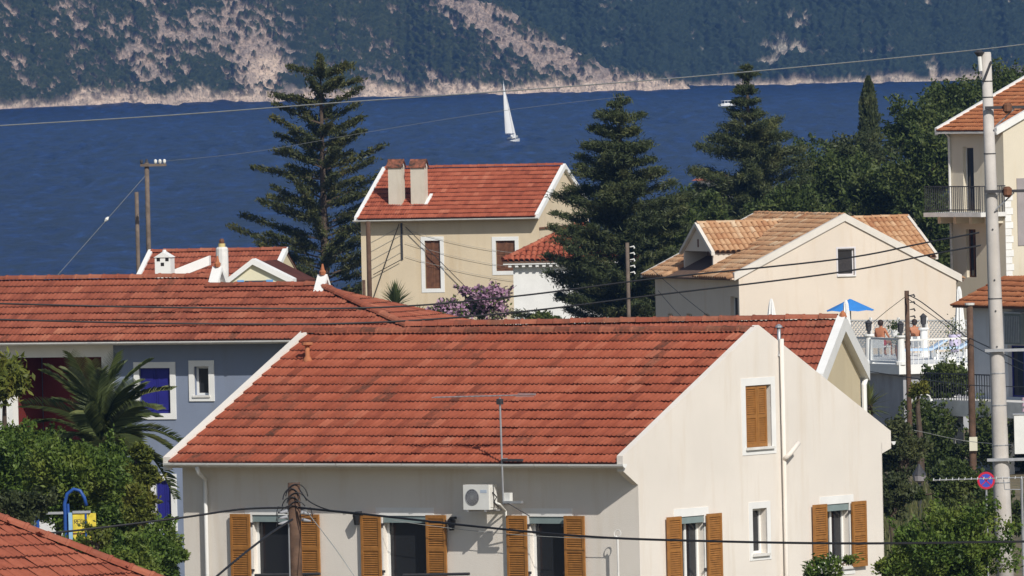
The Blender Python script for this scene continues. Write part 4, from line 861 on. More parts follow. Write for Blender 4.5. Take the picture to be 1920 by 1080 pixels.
# ================================================================= POOL TERRACE
c0 = P(1690, 684, 435)
h = House('pool_terrace', 'white walled pool terrace with glass panel, pillars and railing', c0, 22, cat='terrace')
zD = c0.z - h.z; W_ = 7.5
MB().box(-.15, W_, -.15, 12, zD - .32, zD).build('slab', WHITE, h.o)
MB().box(.1, W_ - .2, .1, 11.8, 0, zD - .322).build('retaining_wall', GREYC, h.o)
def pillar(x, y, hh=1.0):
    p = MB().tube([(x, y, zD), (x, y, zD + .1), (x, y, zD + .12), (x, y, zD + hh - .1), (x, y, zD + hh - .06), (x, y, zD + hh)], [.2, .2, .14, .12, .19, .19], 12).build('pillar', WHITE, h.o)
    MB().tube([(x, y, zD + hh), (x, y, zD + hh + .1), (x, y, zD + hh + .12), (x, y, zD + hh + .36), (x, y, zD + hh + .38), (x, y, zD + hh + .5)], [.05, .05, .09, .11, .14, .01], 6).build('lantern', DMETAL, p)
for x, y in ((0, 0), (0, 2.7), (.1, 5.6), (2.9, 0), (5.2, 0)): pillar(x, y)
q = h.on(1732, 632, 'v', 8.0); pillar(q.x, 8.0)
g = MB().box(-.01, .01, .2, 2.5, zD + .12, zD + .82).build('glass_panel', glass_mat('rail_glass', (.55, .68, .74), .05, .32), h.o)
MB().box(-.03, .03, .2, 2.5, zD + .825, zD + .9).build('hand_rail', WHITE, h.o); MB().box(-.03, .03, .2, 2.5, zD + .04, zD + .11).build('bottom_rail', WHITE, h.o)
MB().box(-.03, .03, 2.9, 5.4, zD + .825, zD + .9).build('hand_rail', WHITE, h.o); MB().box(-.01, .01, 2.9, 5.4, zD + .12, zD + .82).build('glass_panel', glass_mat('rail_glass', (.55, .68, .74), .05, .32), h.o)
for a, b in ((.2, 2.7), (3.1, 5.0)):
    MB().box(a, b, -.03, .03, zD + .8, zD + .86).build('hand_rail', WHITE, h.o)
    for x in np.arange(a + .05, b, .19): MB().box(x, x + .02, -.01, .01, zD, zD + .8).build('baluster', WHITE, h.o)
TER = h; zDw = h.z + zD
# trellis fence
p0, p1 = P(1478, 620, 462), P(1842, 612, 456); dv_ = p1 - p0; dv_.z = 0; ln = dv_.length; a_ = math.atan2(dv_.y, dv_.x)
tf = thing('trellis_fence', 'white diamond trellis fence along the back of the pool terrace', 'fence', (p0.x, p0.y, zDw - .1), a_)
np_ = 7; pw = ln / np_
for i in range(np_ + 1): MB().box(i * pw - .04, i * pw + .04, -.04, .04, -1.6, 1.08).build('post', WHITE, tf)
for i in range(np_):
    x0, x1 = i * pw + .05, (i + 1) * pw - .05; mb = MB(); Hh = 1.0
    mb.box(x0, x1, -.02, .02, .0, .05); mb.box(x0, x1, -.02, .02, Hh - .05, Hh)
    for s in (-1, 1):
        for x in np.arange(x0 - Hh, x1 + Hh, .155):
            pts = []
            for z in np.linspace(.05, Hh - .05, 7):
                xx = x + s * (z - Hh / 2)
                if x0 <= xx <= x1: pts.append((xx, s * .008, z))
            if len(pts) > 1:
                a, b = pts[0], pts[-1]; mb.add([(a[0] - .03, a[1], a[2]), (a[0] + .03, a[1], a[2]), (b[0] + .03, b[1], b[2]), (b[0] - .03, b[1], b[2])], [(0, 1, 2, 3)])
    mb.build('trellis_panel', WHITE, tf, kind='stuff')
# parasols
def closed_parasol(label, px, pyt, pyb, d):
    t = P(px, pyt, d); b = P(px, pyb, d); g0 = zDw if d < 461 else gz(t.x, t.y)
    o = thing('closed_parasol', label, 'parasol', (t.x, t.y, g0)); zt, zb = t.z - g0, b.z - g0
    MB().tube([(0, 0, 0), (0, 0, zt)], .022, 8).build('pole', WHITE2, o)
    mb = MB(); n = 16; rg = [(.03, zt), (.07, zt - .15), (.12, lerp(zt, zb, .6)), (.16, zb + .05), (.13, zb)]
    pts = [(r * (1 + .25 * math.cos(k * 6.283 * 8 / n)) * math.cos(k * 6.283 / n), r * (1 + .25 * math.cos(k * 6.283 * 8 / n)) * math.sin(k * 6.283 / n), z) for r, z in rg for k in range(n)]
    mb.add(pts, [(i * n + k, i * n + (k + 1) % n, (i + 1) * n + (k + 1) % n, (i + 1) * n + k) for i in range(len(rg) - 1) for k in range(n)]).build('folded_canopy', M('white_canvas', (.78, .78, .77), .06, 4), o)
    MB().tube([(0, 0, 0), (0, 0, .08)], [.22, .2], 12).build('base', GREYC, o)
closed_parasol('folded white parasol left of the blue parasol', 1446, 560, 606, 466)
closed_parasol('folded white parasol standing in front of the blue parasol', 1586, 562, 632, 459)
closed_parasol('folded white parasol at the right end of the terrace', 1798, 537, 622, 454)
ap = P(1594, 560, 464); rim = P(1594, 583, 464); g0 = gz(ap.x, ap.y); o = thing('blue_parasol', 'open bright blue parasol in front of the peach gable', 'parasol', (ap.x, ap.y, g0))
MB().tube([(0, 0, 0), (0, 0, ap.z - g0)], .025, 8).build('pole', WHITE2, o); MB().tube([(0, 0, 0), (0, 0, .1)], [.25, .22], 12).build('base', GREYC, o)
BC = M('blue_canvas', (.04, .22, .60), .08, 4)
R_ = 46 / (F / 464)
for k in range(8):
    a0, a1 = k * math.pi / 4 + .3, (k + 1) * math.pi / 4 + .3; za, zr_ = ap.z - g0, rim.z - g0
    mb = MB(); mb.add([(0, 0, za), (R_ * math.cos(a0), R_ * math.sin(a0), zr_), (R_ * .98 * math.cos((a0 + a1) / 2), R_ * .98 * math.sin((a0 + a1) / 2), zr_ + .03), (R_ * math.cos(a1), R_ * math.sin(a1), zr_)], [(0, 1, 2), (0, 2, 3)]); mb.build('canopy_panel', BC, o, recalc=False)
    MB().tube([(0, 0, za - .03), (R_ * math.cos(a0), R_ * math.sin(a0), zr_ - .01)], .008, 5).build('rib', WHITE2, o)
# loungers, pots
def lounger(label, px, py, d):
    p = P(px, py, d); o = thing('sun_lounger', label, 'lounger', (p.x, p.y, zDw), rad(10), 'loungers by the pool'); CU = M('pale_blue_cushion', (.42, .55, .72), .06, 4)
    MB().box(-.75, .3, -.3, .3, .32, .40).build('seat', CU, o); MB().prism([(.3, -.3, .32), (.3, -.3, .40), (.85, -.3, .72), (.85, -.3, .64)], (0, .6, 0)).build('backrest', CU, o)
    for x in (-.65, .5):
        for y in (-.26, .26): MB().box(x - .03, x + .03, y - .03, y + .03, 0, .318).build('leg', WHITE, o)
lounger('pale blue sun lounger just right of the brown pole on the terrace', 1728, 640, 440); lounger('pale blue sun lounger near the right end of the terrace', 1782, 640, 441)
def pot(label, px, py, d, z, r, hh, m_, plant=True):
    p = P(px, py, d); o = thing('flower_pot', label, 'flower pot', (p.x, p.y, z))
    MB().tube([(0, 0, 0), (0, 0, .04), (0, 0, hh * .55), (0, 0, hh * .9), (0, 0, hh)], [r * .55, r * .6, r * .95, r * .9, r], 12).build('pot', m_, o, smooth=True)
    if plant:
        C = RNG.normal(0, 1, (160, 3)) * np.array([r * .8, r * .8, r * .8]) + np.array([0, 0, hh + r * .8]); leafmesh('foliage', C, None, .09, .05, LEAFD, o)

# ================================================================= FOLIAGE
LEAFD = leaf_mat('leaf_dark', (.026, .042, .011), (.085, .118, .030), (.125, .150, .040))
LEAFC = leaf_mat('leaf_conifer', (.028, .040, .016), (.080, .100, .038), (.13, .14, .05), .2)
LEAFN = leaf_mat('leaf_norfolk', (.028, .038, .014), (.078, .088, .028), (.13, .125, .038), .2)
LEAFG = leaf_mat('leaf_green', (.036, .070, .012), (.125, .190, .032), (.20, .235, .042))
LEAFO = leaf_mat('leaf_olive', (.030, .042, .016), (.075, .092, .036), (.10, .11, .04))
LEAFY = leaf_mat('leaf_yellow_green', (.06, .08, .014), (.16, .18, .03), (.23, .20, .04))
PINK = leaf_mat('bougainvillea', (.38, .20, .33), (.58, .37, .51), (.50, .34, .44), .3)
PALML = leaf_mat('leaf_palm', (.045, .065, .022), (.125, .155, .055), (.20, .20, .07))
GRASS = leaf_mat('leaf_grass', (.06, .075, .025), (.13, .14, .05), (.20, .17, .08))
WFLO = M('white_petals', (.7, .68, .62), .05, 4)
def leafmesh(name, C, D, Ln, wd, mat, parent, kind=None):
    n = len(C); C = np.asarray(C)
    if D is None: D = RNG.normal(0, 1, (n, 3))
    D = D / (np.linalg.norm(D, axis=1, keepdims=True) + 1e-9)
    S = np.cross(D, RNG.normal(0, 1, (n, 3))); S /= (np.linalg.norm(S, axis=1, keepdims=True) + 1e-9)
    l = Ln * RNG.uniform(.6, 1.35, (n, 1)); w = wd * RNG.uniform(.7, 1.3, (n, 1)); Nn = np.cross(D, S)
    V = np.stack([C - D * l / 2, C + S * w / 2 + Nn * w * .15 - D * l * .05, C + D * l / 2, C - S * w / 2 + Nn * w * .15 - D * l * .05], 1).reshape(-1, 3)
    return link(name, npmesh(name, V, np.arange(4 * n).reshape(n, 4)), mat, parent, False, kind)
def conifer(name, label, pxt, pyt, d, prof, mat, nb=150, k=(5, 80), clump=.34, leaf=(.20, .075), up=.25, whorl=0, lean=0, cat='tree', base_off=0, seed=1, z0=None):
    """prof: list of (photo row, half width in pixels) from the top down"""
    rg = np.random.default_rng(seed); s = F / d; tp = P(pxt, pyt, d); g0 = gz(tp.x, tp.y) - .2
    o = thing(name, label, cat, (tp.x + lean, tp.y, g0)); Ht = tp.z - g0
    rows = np.array([p[0] for p in prof], float); hw = np.array([p[1] for p in prof], float) / s; zz = Ht - (rows - pyt) / s
    order = np.argsort(zz); rad_ = lambda z: np.interp(z, zz[order], hw[order]); zlo = zz.min()
    ax = lambda z: np.array([-lean * z / Ht + 0, 0, z])
    MB().tube([tuple(ax(Ht * t) * np.array([-1 if False else 1, 1, 1])) for t in (0, .3, .6, .85, .98)], [.24, .19, .13, .07, .02], 8).build('trunk', BARK, o)
    Cs, Ds = [], []; limb = MB()
    for i in range(nb):
        if whorl: z = zlo + (Ht - .15 - zlo) * ((i // whorl) + rg.uniform(-.12, .12)) / (nb / whorl); az = (i % whorl) * 6.283 / whorl + (i // whorl) * .5 + rg.uniform(-.2, .2)
        else: z = zlo + (Ht - zlo) * rg.uniform(0, 1) ** 1.1 * .985; z = zlo + round((z - zlo) / .55) * .55 + rg.normal(0, .07); z = min(z, Ht - .12); az = rg.uniform(0, 6.283)
        if whorl and rg.random() < .16: continue
        R = max(.12, float(rad_(z))) * rg.uniform(.5 if not whorl else .74, 1.2 if not whorl else 1.1); dr = np.array([math.cos(az), math.sin(az), 0])
        rise = up * rg.uniform(.5, 1.4)
        p0 = ax(z - R * rise * .5); kk = max(2, int(k[0] * R / 1.5 + 1))
        pts = [p0 + dr * R * t + np.array([0, 0, R * rise * t ** (1.6 if not whorl else 1.2)]) for t in np.linspace(0, 1, kk + 1)]
        if R > .4: limb.tube([tuple(q) for q in pts], [.05 - .04 * t for t in np.linspace(0, 1, kk + 1)], 4, False)
        for j in range(1, kk + 1):
            t = j / kk
            if t < .22 and whorl: continue
            n = int(k[1] * (.6 + .6 * t if not whorl else 1) * (min(1, .45 + R / 1.5) if not whorl else 1)); c = clump * rg.uniform(.65, 1.2) * (1.15 - .45 * t) * (min(1, .28 + R / 1.3) if not whorl else 1)
            if whorl: sp = rg.normal(0, 1, (n, 3)) * np.array([c * .75, c * .75, c * .42]) + pts[j] + np.array([0, 0, c * .15])
            else: sp = rg.normal(0, 1, (n, 3)) * np.array([c, c, c * .55]) + pts[j]
            Cs.append(sp); Ds.append(rg.normal(0, .7, (n, 3)) + dr * .7 + np.array([0, 0, .45 if not whorl else .55]))
    n = 260; Cs.append(np.stack([rg.normal(0, .10, n), rg.normal(0, .10, n), rg.uniform(Ht - .9, Ht + .05, n)], 1)); Ds.append(rg.normal(0, .5, (n, 3)) + np.array([0, 0, 1.0]))
    if limb.v: limb.build('limbs', BARK, o, recalc=False)
    leafmesh('crown', np.concatenate(Cs), np.concatenate(Ds), leaf[0], leaf[1], mat, o); return o
def bush(name, label, px, py, rx, ry, d, mat, n=6000, leaf=(.16, .09), lobes=14, cat='tree', group=None, flowers=None, seed=1, hang=0, flat=.75, trunk=True):
    rg = np.random.default_rng(seed + 100); s = F / d; c = P(px, py, d); g0 = gz(c.x, c.y) - .15; o = thing(name, label, cat, (c.x, c.y, g0), 0, group)
    rx, ry = rx / s, ry / s; zc = c.z - g0; LB = []; lobes = int(lobes * 1.9)
    for i in range(lobes):
        u = rg.normal(0, 1, 3); u /= np.linalg.norm(u); q = u * np.array([rx, rx * flat, ry]) * rg.uniform(.2, .92); LB.append((q, rg.uniform(.16, .42) * min(rx, ry * 1.2)))
    Cs, Ds = [], []; per = n // lobes
    for q, r in LB:
        u = rg.normal(0, 1, (per, 3)); u /= np.linalg.norm(u, axis=1, keepdims=True); rr = r * (.45 + .6 * rg.random((per, 1)) ** .5 + np.abs(rg.normal(0, .16, (per, 1))))
        Cs.append(q + u * rr * np.array([1.15, 1.15, .85]) + np.array([0, 0, zc])); Ds.append(u * .8 + rg.normal(0, .6, (per, 3)) + np.array([0, 0, .3 - hang]))
    for _ in range(lobes * 2):                            # long shoots that break the outline
        q, r = LB[rg.integers(len(LB))]; u = rg.normal(0, 1, 3) + q / (np.linalg.norm(q) + .1) * 1.2 + np.array([0, 0, .7 - 1.2 * hang]); u /= np.linalg.norm(u); ln = rg.uniform(.25, .7) * min(rx, ry) * .8; m_ = max(6, int(per * .12)); t_ = rg.random((m_, 1))
        Cs.append(q + u * (r * .8 + ln * t_) + rg.normal(0, leaf[0] * .45, (m_, 3)) + np.array([0, 0, zc])); Ds.append(u * .7 + rg.normal(0, .7, (m_, 3)))
    C = np.concatenate(Cs); D = np.concatenate(Ds); ok = C[:, 2] > .02; C, D = C[ok], D[ok]
    if trunk:
        MB().tube([(0, 0, 0), (.04, 0, zc * .4), (-.03, .02, zc * .8), (0, 0, zc)], [.13, .10, .07, .03], 7).build('trunk', BARK, o)
        lb = MB()
        for q, r in LB[:14]: lb.tube([(0, 0, max(.05, zc - ry * .9)), tuple(q * .5 + np.array([0, 0, zc - ry * .1])), tuple(q + np.array([0, 0, zc]))], [.05, .035, .012], 5, False)
        lb.build('limbs', BARK, o, recalc=False)
    leafmesh('crown', C, D, leaf[0], leaf[1], mat, o)
    if flowers:
        fm, fn, fl_s, sel = flowers; pr = np.argsort(C[:, 2] * sel - C[:, 1] * .8 + rg.normal(0, .35 * rx, len(C)))[-fn:]
        leafmesh('flowers', C[pr] + D[pr] * .03, None, fl_s, fl_s * .8, fm, o)
    return o
conifer('norfolk_pine', 'tall tiered evergreen with open whorled branches against the sea', 600, 102, 540, [(102, 6), (125, 62), (160, 80), (185, 88), (215, 96), (260, 108), (300, 118), (350, 128), (400, 150), (445, 165), (500, 172), (560, 175)], LEAFN, nb=102, whorl=6, k=(8, 46), clump=.21, leaf=(.22, .055), up=.34, seed=5)
conifer('big_conifer', 'big dark bushy conifer in front of the white cottage', 1160, 178, 488, [(178, 5), (205, 26), (235, 52), (255, 34), (290, 72), (325, 80), (350, 96), (380, 128), (430, 132), (480, 145), (540, 158), (600, 170)], LEAFC, nb=165, k=(5, 130), clump=.21, leaf=(.21, .038), up=.22, seed=11)
conifer('dark_conifer', 'dark ragged conifer rising behind the peach house roof', 1400, 122, 560, [(122, 5), (145, 16), (185, 20), (215, 30), (250, 78), (300, 84), (345, 112), (400, 128), (450, 140)], LEAFC, nb=135, k=(5, 130), clump=.23, leaf=(.22, .04), up=.24, seed=17)
# slim cypress
c = P(1628, 145, 640); s = F / 640; g0 = gz(c.x, c.y); o = thing('slim_cypress', 'slim dark columnar cypress standing against the sea', 'tree', (c.x, c.y, g0)); Ht = c.z - g0
n = 9000; z = Ht * (1 - RNG.random(n) ** 1.1 * .93); tt_ = (Ht - z) * s; r = np.interp(tt_, [0, 15, 50, 95, 130, 260], [2, 9, 17, 20, 20, 14]) / s; a = RNG.uniform(0, 6.283, n); q = RNG.random(n) ** .4 * (1 + .14 * np.sin(a * 5 + z * 4))
leafmesh('crown', np.stack([r * q * np.cos(a), r * q * np.sin(a), z], 1), np.stack([np.cos(a) * .35, np.sin(a) * .35, a * 0 + 1], 1) + RNG.normal(0, .25, (n, 3)), .24, .08, LEAFC, o); MB().tube([(0, 0, 0), (0, 0, Ht * .9)], [.12, .02], 7).build('trunk', BARK, o)
TL = 'trees on the slope behind the peach house'
for i, (lb, px, py, rx, ry, d, mt, n) in enumerate((
    ('round green tree right of the dark conifer, over the peach ridge', 1560, 345, 85, 72, 572, LEAFD, 9000),
    ('pale olive tree at the foot of the slim cypress', 1610, 300, 78, 48, 585, LEAFO, 7000),
    ('dark broad tree below the slim cypress, over the peach gable', 1655, 365, 95, 62, 563, LEAFD, 9000),
    ('bushy dark tree left of the tall cream house balcony', 1725, 330, 70, 95, 560, LEAFD, 9000),
    ('dark shrubby tree in shadow under the cream house balcony', 1748, 450, 55, 70, 515, LEAFD, 6000),
    ('green tree sloping down to the sea right of the slim cypress', 1725, 250, 58, 62, 600, LEAFD, 7000),
    ('rounded tree top left of the concrete pole above the roof', 1790, 215, 62, 55, 610, LEAFD, 7000),
    ('green tree top right of the concrete pole above the orange roof', 1880, 175, 72, 62, 625, LEAFD, 7000),
    ('pointed young tree nearest the sea left of the concrete pole', 1758, 190, 22, 38, 640, LEAFD, 2500),
    ('low dark tree between the dark conifer and the peach roof', 1480, 395, 70, 52, 550, LEAFD, 6000),
    ('small green tree left of the dark conifer behind the dormer', 1322, 402, 66, 45, 548, LEAFD, 6000),
    ('grey green tree filling the gap between the two conifers', 1262, 440, 60, 75, 530, LEAFD, 6500),
    ('dark tree behind the concrete pole beside the cream house', 1812, 300, 55, 80, 560, LEAFD, 6000))):
    bush('broadleaf_tree', lb, px, py, rx, ry, d, mt, int(n * 1.25), (.20, .10), 18, group=TL, seed=i)
# garden at the bottom left
for i, (lb, px, py, rx, ry, d, mt, n, nm, ct) in enumerate((
    ('low green shrub filling the gap under the palm trunk', 205, 915, 75, 70, 264, LEAFG, 8000, 'garden_shrub', 'shrub'),
    ('tall green shrub between the palm and the yellow panels', 110, 925, 70, 80, 260, LEAFG, 8000, 'garden_shrub', 'shrub'),
    ('green shrub at the foot of the blue hooped post', 160, 1055, 60, 45, 243, LEAFG, 6000, 'garden_shrub', 'shrub'),
    ('bright green shrub at the bottom edge left of the cream house', 235, 1060, 70, 50, 244, LEAFG, 7000, 'garden_shrub', 'shrub'),
    ('tangled yellow green shrub under the lower blue window', 262, 950, 30, 50, 256, LEAFY, 3500, 'garden_shrub', 'shrub'),
    ('leafy bush below the porch steps at the far left', 60, 845, 70, 45, 272, LEAFG, 6000, 'garden_shrub', 'shrub'),
    ('dense green shrub under the palm, second bush from the left edge', 150, 900, 95, 75, 258, LEAFG, 9000, 'garden_shrub', 'shrub'),
    ('leafy green shrub at the left edge below the porch', 25, 880, 75, 70, 262, LEAFG, 8000, 'garden_shrub', 'shrub'),
    ('yellowish climber hanging beside the lower blue window', 262, 880, 30, 55, 262, LEAFY, 4000, 'climbing_plant', 'climber'),
    ('broad green shrub against the left wall of the cream house', 285, 1040, 58, 60, 246, LEAFG, 8000, 'garden_shrub', 'shrub'),
    ('dark olive bush at the left edge above the corner roof', 40, 955, 75, 30, 250, LEAFO, 5000, 'garden_shrub', 'shrub'),
    ('green bush behind the yellow panels of the blue post', 215, 980, 55, 60, 262, LEAFG, 6000, 'garden_shrub', 'shrub'),
    ('overhanging tree with drooping leaves at the left edge by the porch', 8, 712, 58, 36, 268, LEAFY, 3500, 'drooping_tree', 'tree'),
    ('dark green bush behind the palm crown', 190, 850, 70, 40, 278, LEAFD, 5000, 'garden_shrub', 'shrub'),
    ('flowering climber with white and pink blossom by the blue house', 245, 960, 30, 60, 266, LEAFG, 3000, 'flowering_climber', 'climber'))):
    bush(nm, lb, px, py, rx, ry, d, mt, int(n * 2.0), (.10, .05) if nm != 'drooping_tree' else (.2, .07), 16, ct, seed=30 + i, hang=.9 if nm == 'drooping_tree' else 0, flowers=(leaf_mat('mixed_blossom', (.5, .1, .15), (.7, .66, .62)), 120, .07, .3) if nm == 'flowering_climber' else None)
bush('thin_shrub', 'sparse leafy twigs in front of the yellow panels', 180, 1005, 26, 30, 242, LEAFY, 500, (.09, .045), 8, 'shrub', seed=49)
bush('round_shrub', 'large dark green rounded shrub in the bottom right corner', 1790, 1032, 125, 74, 238, LEAFG, 16000, (.085, .05), 22, 'shrub', seed=50)
bush('round_shrub', 'smaller dark shrub beside the house wall at the bottom right', 1705, 1050, 60, 50, 241, LEAFG, 6000, (.085, .05), 12, 'shrub', seed=51)
bush('oleander', 'oleander with white blossoms below the right gable window', 1556, 1068, 66, 30, 240, LEAFG, 4500, (.12, .035), 12, 'shrub', seed=52, flowers=(WFLO, 120, .05, .4))
bush('bougainvillea', 'mauve pink bougainvillea in front of the beige house', 905, 567, 55, 36, 488, LEAFG, 3000, (.13, .08), 12, 'shrub', seed=53, flowers=(PINK, 2000, .15, .9))
bush('bougainvillea', 'lower paler bougainvillea beside the yucca and tiled ridge', 838, 586, 42, 26, 480, LEAFG, 2200, (.13, .08), 9, 'shrub', seed=54, flowers=(PINK, 1000, .13, .4))
bush('small_shrub', 'small green shrub at the foot of the white cottage wall', 1030, 600, 40, 16, 480, LEAFD, 2500, (.13, .08), 9, 'shrub', seed=55)
bush('dark_tree', 'dark tree shading the grey house balcony beside the brown poles', 1775, 722, 42, 42, 408, LEAFD, 6000, (.14, .08), 14, seed=56)
bush('dark_tree', 'dark green tree under the balcony between the two brown poles', 1748, 830, 66, 85, 400, LEAFD, 8000, (.14, .08), 16, seed=57)
bush('yellow_shrub', 'yellow green shrub at the top of the thin lamp bracket', 1722, 730, 20, 14, 392, LEAFY, 1500, (.12, .07), 7, 'shrub', seed=58)
bush('bank_shrub', 'grey green shrub on the bank behind the street lamp', 1690, 850, 48, 60, 352, LEAFO, 4500, (.13, .06), 12, 'shrub', seed=61)
bush('bank_shrub', 'green shrub on the bank right of the street lamp', 1775, 915, 60, 45, 335, LEAFD, 5000, (.13, .07), 12, 'shrub', seed=62)
bush('bank_shrub', 'low green shrub behind the large rounded shrub', 1870, 960, 70, 40, 320, LEAFD, 5000, (.13, .07), 12, 'shrub', seed=63)
bush('bank_shrub', 'pale shrub beside the gable wall on the grassy bank', 1672, 935, 40, 45, 325, LEAFO, 3500, (.13, .06), 12, 'shrub', seed=64)
bush('dark_tree', 'dark bush low behind the no parking sign', 1880, 830, 70, 60, 398, LEAFD, 6000, (.14, .08), 12, seed=60)
# wild grass on the bank
pts = []; 
for _ in range(5200):
    px, d = random.uniform(1630, 1800), random.uniform(290, 360); c = P(px, 900, d); pts.append((c.x, c.y, gz(c.x, c.y) + random.uniform(.2, 1.4)))
C = np.array(pts); D = RNG.normal(0, .28, (len(C), 3)) + np.array([0, 0, 1]); o = leafmesh('wild_grass', C, D, 1.3, .05, GRASS, None, 'stuff'); setp(o, 'tall dry wild grass on the bank right of the gable', 'grass')
# palms and yuccas
def frond_mesh(nm, L_, droop, mat, wl=.44, nl=58):
    V, Fs = [], []
    pt = lambda t: np.array([L_ * t * (1 - .12 * t * droop), 0, L_ * (.16 * math.sin(t * 2.2) - droop * .55 * t * t)])
    for i in range(nl * 2):
        t = .12 + .86 * (i // 2) / nl; s = 1 if i % 2 else -1; b = pt(t); l = wl * math.sin(math.pi * (.12 + .8 * t)) ** .7
        tip = b + np.array([l * .65, s * l * .72, -l * .22 + random.uniform(-.04, .04)]); w = .011
        n = len(V); V += [b + np.array([-w, 0, 0]), b + np.array([w, 0, .012]), (b + tip) / 2 + np.array([w * 1.2, 0, .035]), tip]; Fs.append((n, n + 1, n + 2, n + 3))
    n = len(V)
    ts = np.linspace(0, 1, 9)
    for t in ts: q = pt(t); w = .022 * (1 - .8 * t); V += [q + np.array([0, -w, .004]), q + np.array([0, w, .004])]
    Fs += [(n + 2 * i, n + 2 * i + 1, n + 2 * i + 3, n + 2 * i + 2) for i in range(8)]
    me = npmesh(nm, np.array(V), np.array(Fs)); me.materials.append(mat); return me
def palm(name, label, px, py, d, L_, n=30, mat=None, trunk=.16):
    c = P(px, py, d); g0 = gz(c.x, c.y) - .1; o = thing(name, label, 'palm', (c.x, c.y, g0)); zc = c.z - g0
    MB().tube([(0, 0, z) for z in np.linspace(0, zc, 8)], [trunk * (1 + .12 * (i % 2)) for i in range(8)], 10).build('trunk', BARK, o)
    ms = [frond_mesh('frond', L_, dr, mat or PALML) for dr in (.45, .8, 1.15)]
    for i in range(n):
        k = i / n; f = bpy.data.objects.new('frond', ms[min(2, int(k * 3))]); COL.objects.link(f); f.parent = o; f.location = (0, 0, zc)
        f.rotation_euler = (random.gauss(0, .25), -lerp(1.35, -.05, k) + random.gauss(0, .1), i * 2.4 + random.gauss(0, .15)); s = random.uniform(.85, 1.12); f.scale = (s, s, s)
palm('date_palm', 'feathery date palm in front of the blue house porch', 190, 834, 272, 2.15, 30)
def yucca(name, label, px, py, d, r, n, L_):
    c = P(px, py, d); g0 = gz(c.x, c.y) - .1; o = thing(name, label, 'shrub', (c.x, c.y, g0)); zc = c.z - g0
    MB().tube([(0, 0, 0), (.02, 0, zc)], [.12, .09], 8).build('trunk', BARK, o)
    me = npmesh('blade', np.array([(0, -.022, 0), (0, .022, 0), (L_ * .5, .026, .03), (L_ * .5, -.026, .03), (L_, .002, -.02), (L_, -.002, -.02)]), np.array([(0, 1, 2, 3), (3, 2, 4, 5)])); me.materials.append(PALML)
    for i in range(n):
        k = i / n; f = bpy.data.objects.new('blade', me); COL.objects.link(f); f.parent = o; f.location = (0, 0, zc - .35 * k * L_)
        f.rotation_euler = (random.gauss(0, .2), -lerp(1.5, -.35, k) + random.gauss(0, .12), i * 2.4); s = random.uniform(.8, 1.15); f.scale = (s, s, s)
yucca('yucca', 'spiky dark yucca against the beige wall above the tiled hip', 741, 566, 462, .6, 200, .78)
yucca('yucca', 'small spiky plant right of the big yucca', 784, 596, 458, .3, 60, .5)
yucca('yucca', 'spiky palm like plant behind the buff house gable end', 1628, 755, 330, .5, 110, .62)
pot('white vase with a small plant on the terrace parapet', 1677, 632, 437, zDw + .9, .13, .24, WHITE); pot('lilac white pot hanging at the right end of the trellis', 1790, 640, 448, zDw, .24, .62, M('lilac_glaze', (.55, .50, .68), .08, 4))
pot('terracotta pot with dark plant beside the second sunbather', 1686, 628, 441, zDw, .18, .5, TERRA)
pot('white planter by the steps below the terrace', 1782, 690, 425, gz(P(1782, 690, 425).x, 425) - .02, .22, P(1782, 668, 425).z - gz(P(1782, 690, 425).x, 425), WHITE)

# ================================================================= POLES AND LINES
def pole(name, label, px, pyt, d, r0, r1, mat, lean=0, group=None, cat='utility pole'):
    t = P(px, pyt, d); g0 = gz(t.x + lean, t.y) - .3; o = thing(name, label, cat, (t.x + lean, t.y, g0), 0, group)
    Hh = t.z - g0; MB().tube([(lerp(0, -lean, k), 0, Hh * k) for k in (0, .25, .5, .75, 1)], [lerp(r1, r0, k) for k in (0, .25, .5, .75, 1)], 14).build('shaft', mat, o, smooth=True); return o, Hh
def zof(o, px, py, d): q = P(px, py, d); return q - Vector(o.location)
cp, ch_ = pole('concrete_pole', 'tall tapering concrete utility pole at the right edge', 1849, 100, 308, .118, .235, CONC, lean=.20)
d = 308
MB().tube([(-.20, 0, ch_ - .002), (-.20, 0, ch_ + .03)], [.12, .10], 14).build('top_cap', CONC, cp)
q = zof(cp, 1836, 98, d); MB().tube([(q.x, -.1, q.z - .1), (q.x, -.1, q.z - .02), (q.x, -.1, q.z), (q.x, -.1, q.z + .05)], [.05, .12, .13, .05], 10).build('insulator', DMETAL, cp); MB().tube([(q.x + .02, -.1, q.z - .45), (q.x, -.1, q.z - .1)], .05, 8).build('insulator_stem', PLAST, cp)
a, b = zof(cp, 1858, 115, d), zof(cp, 1844, 152, d); MB().tube([(a.x, -.16, a.z), (b.x, -.17, b.z)], .03, 6).build('strap', DMETAL, cp)
for py in (200, 357, 655, 860):
    a, b = zof(cp, 1846 if py != 860 else 1850, py + 2, d), zof(cp, 1960, py - 2, d)
    arm = MB().box(a.x, b.x, -.26, -.19, a.z - .035, a.z + .035).build('cross_arm', METAL if py > 600 else DMETAL, cp)
    if py < 400:
        i_ = zof(cp, 1888, py, d); MB().tube([(i_.x, -.3, i_.z + .1), (i_.x, -.3, i_.z + .05), (i_.x, -.3, i_.z - .1), (i_.x, -.3, i_.z - .16)], [.05, .11, .11, .05], 10).build('insulator', BROWNW, arm)
        MB().tube([(a.x + .25, -.2, a.z - .45), (a.x + .7, -.22, a.z - .04)], .02, 6).build('stay', METAL, arm)
for py in (152, 182, 288, 560, 700, 760, 835, 905):
    k = (zof(cp, 1855, py, d).z) / ch_; x = -.20 * k; r = lerp(.235, .118, k) + .008; z = ch_ * k
    MB().tube([(x, 0, z - .012), (x, 0, z + .012)], r, 14).build('band', DMETAL if py < 600 else METAL, cp)
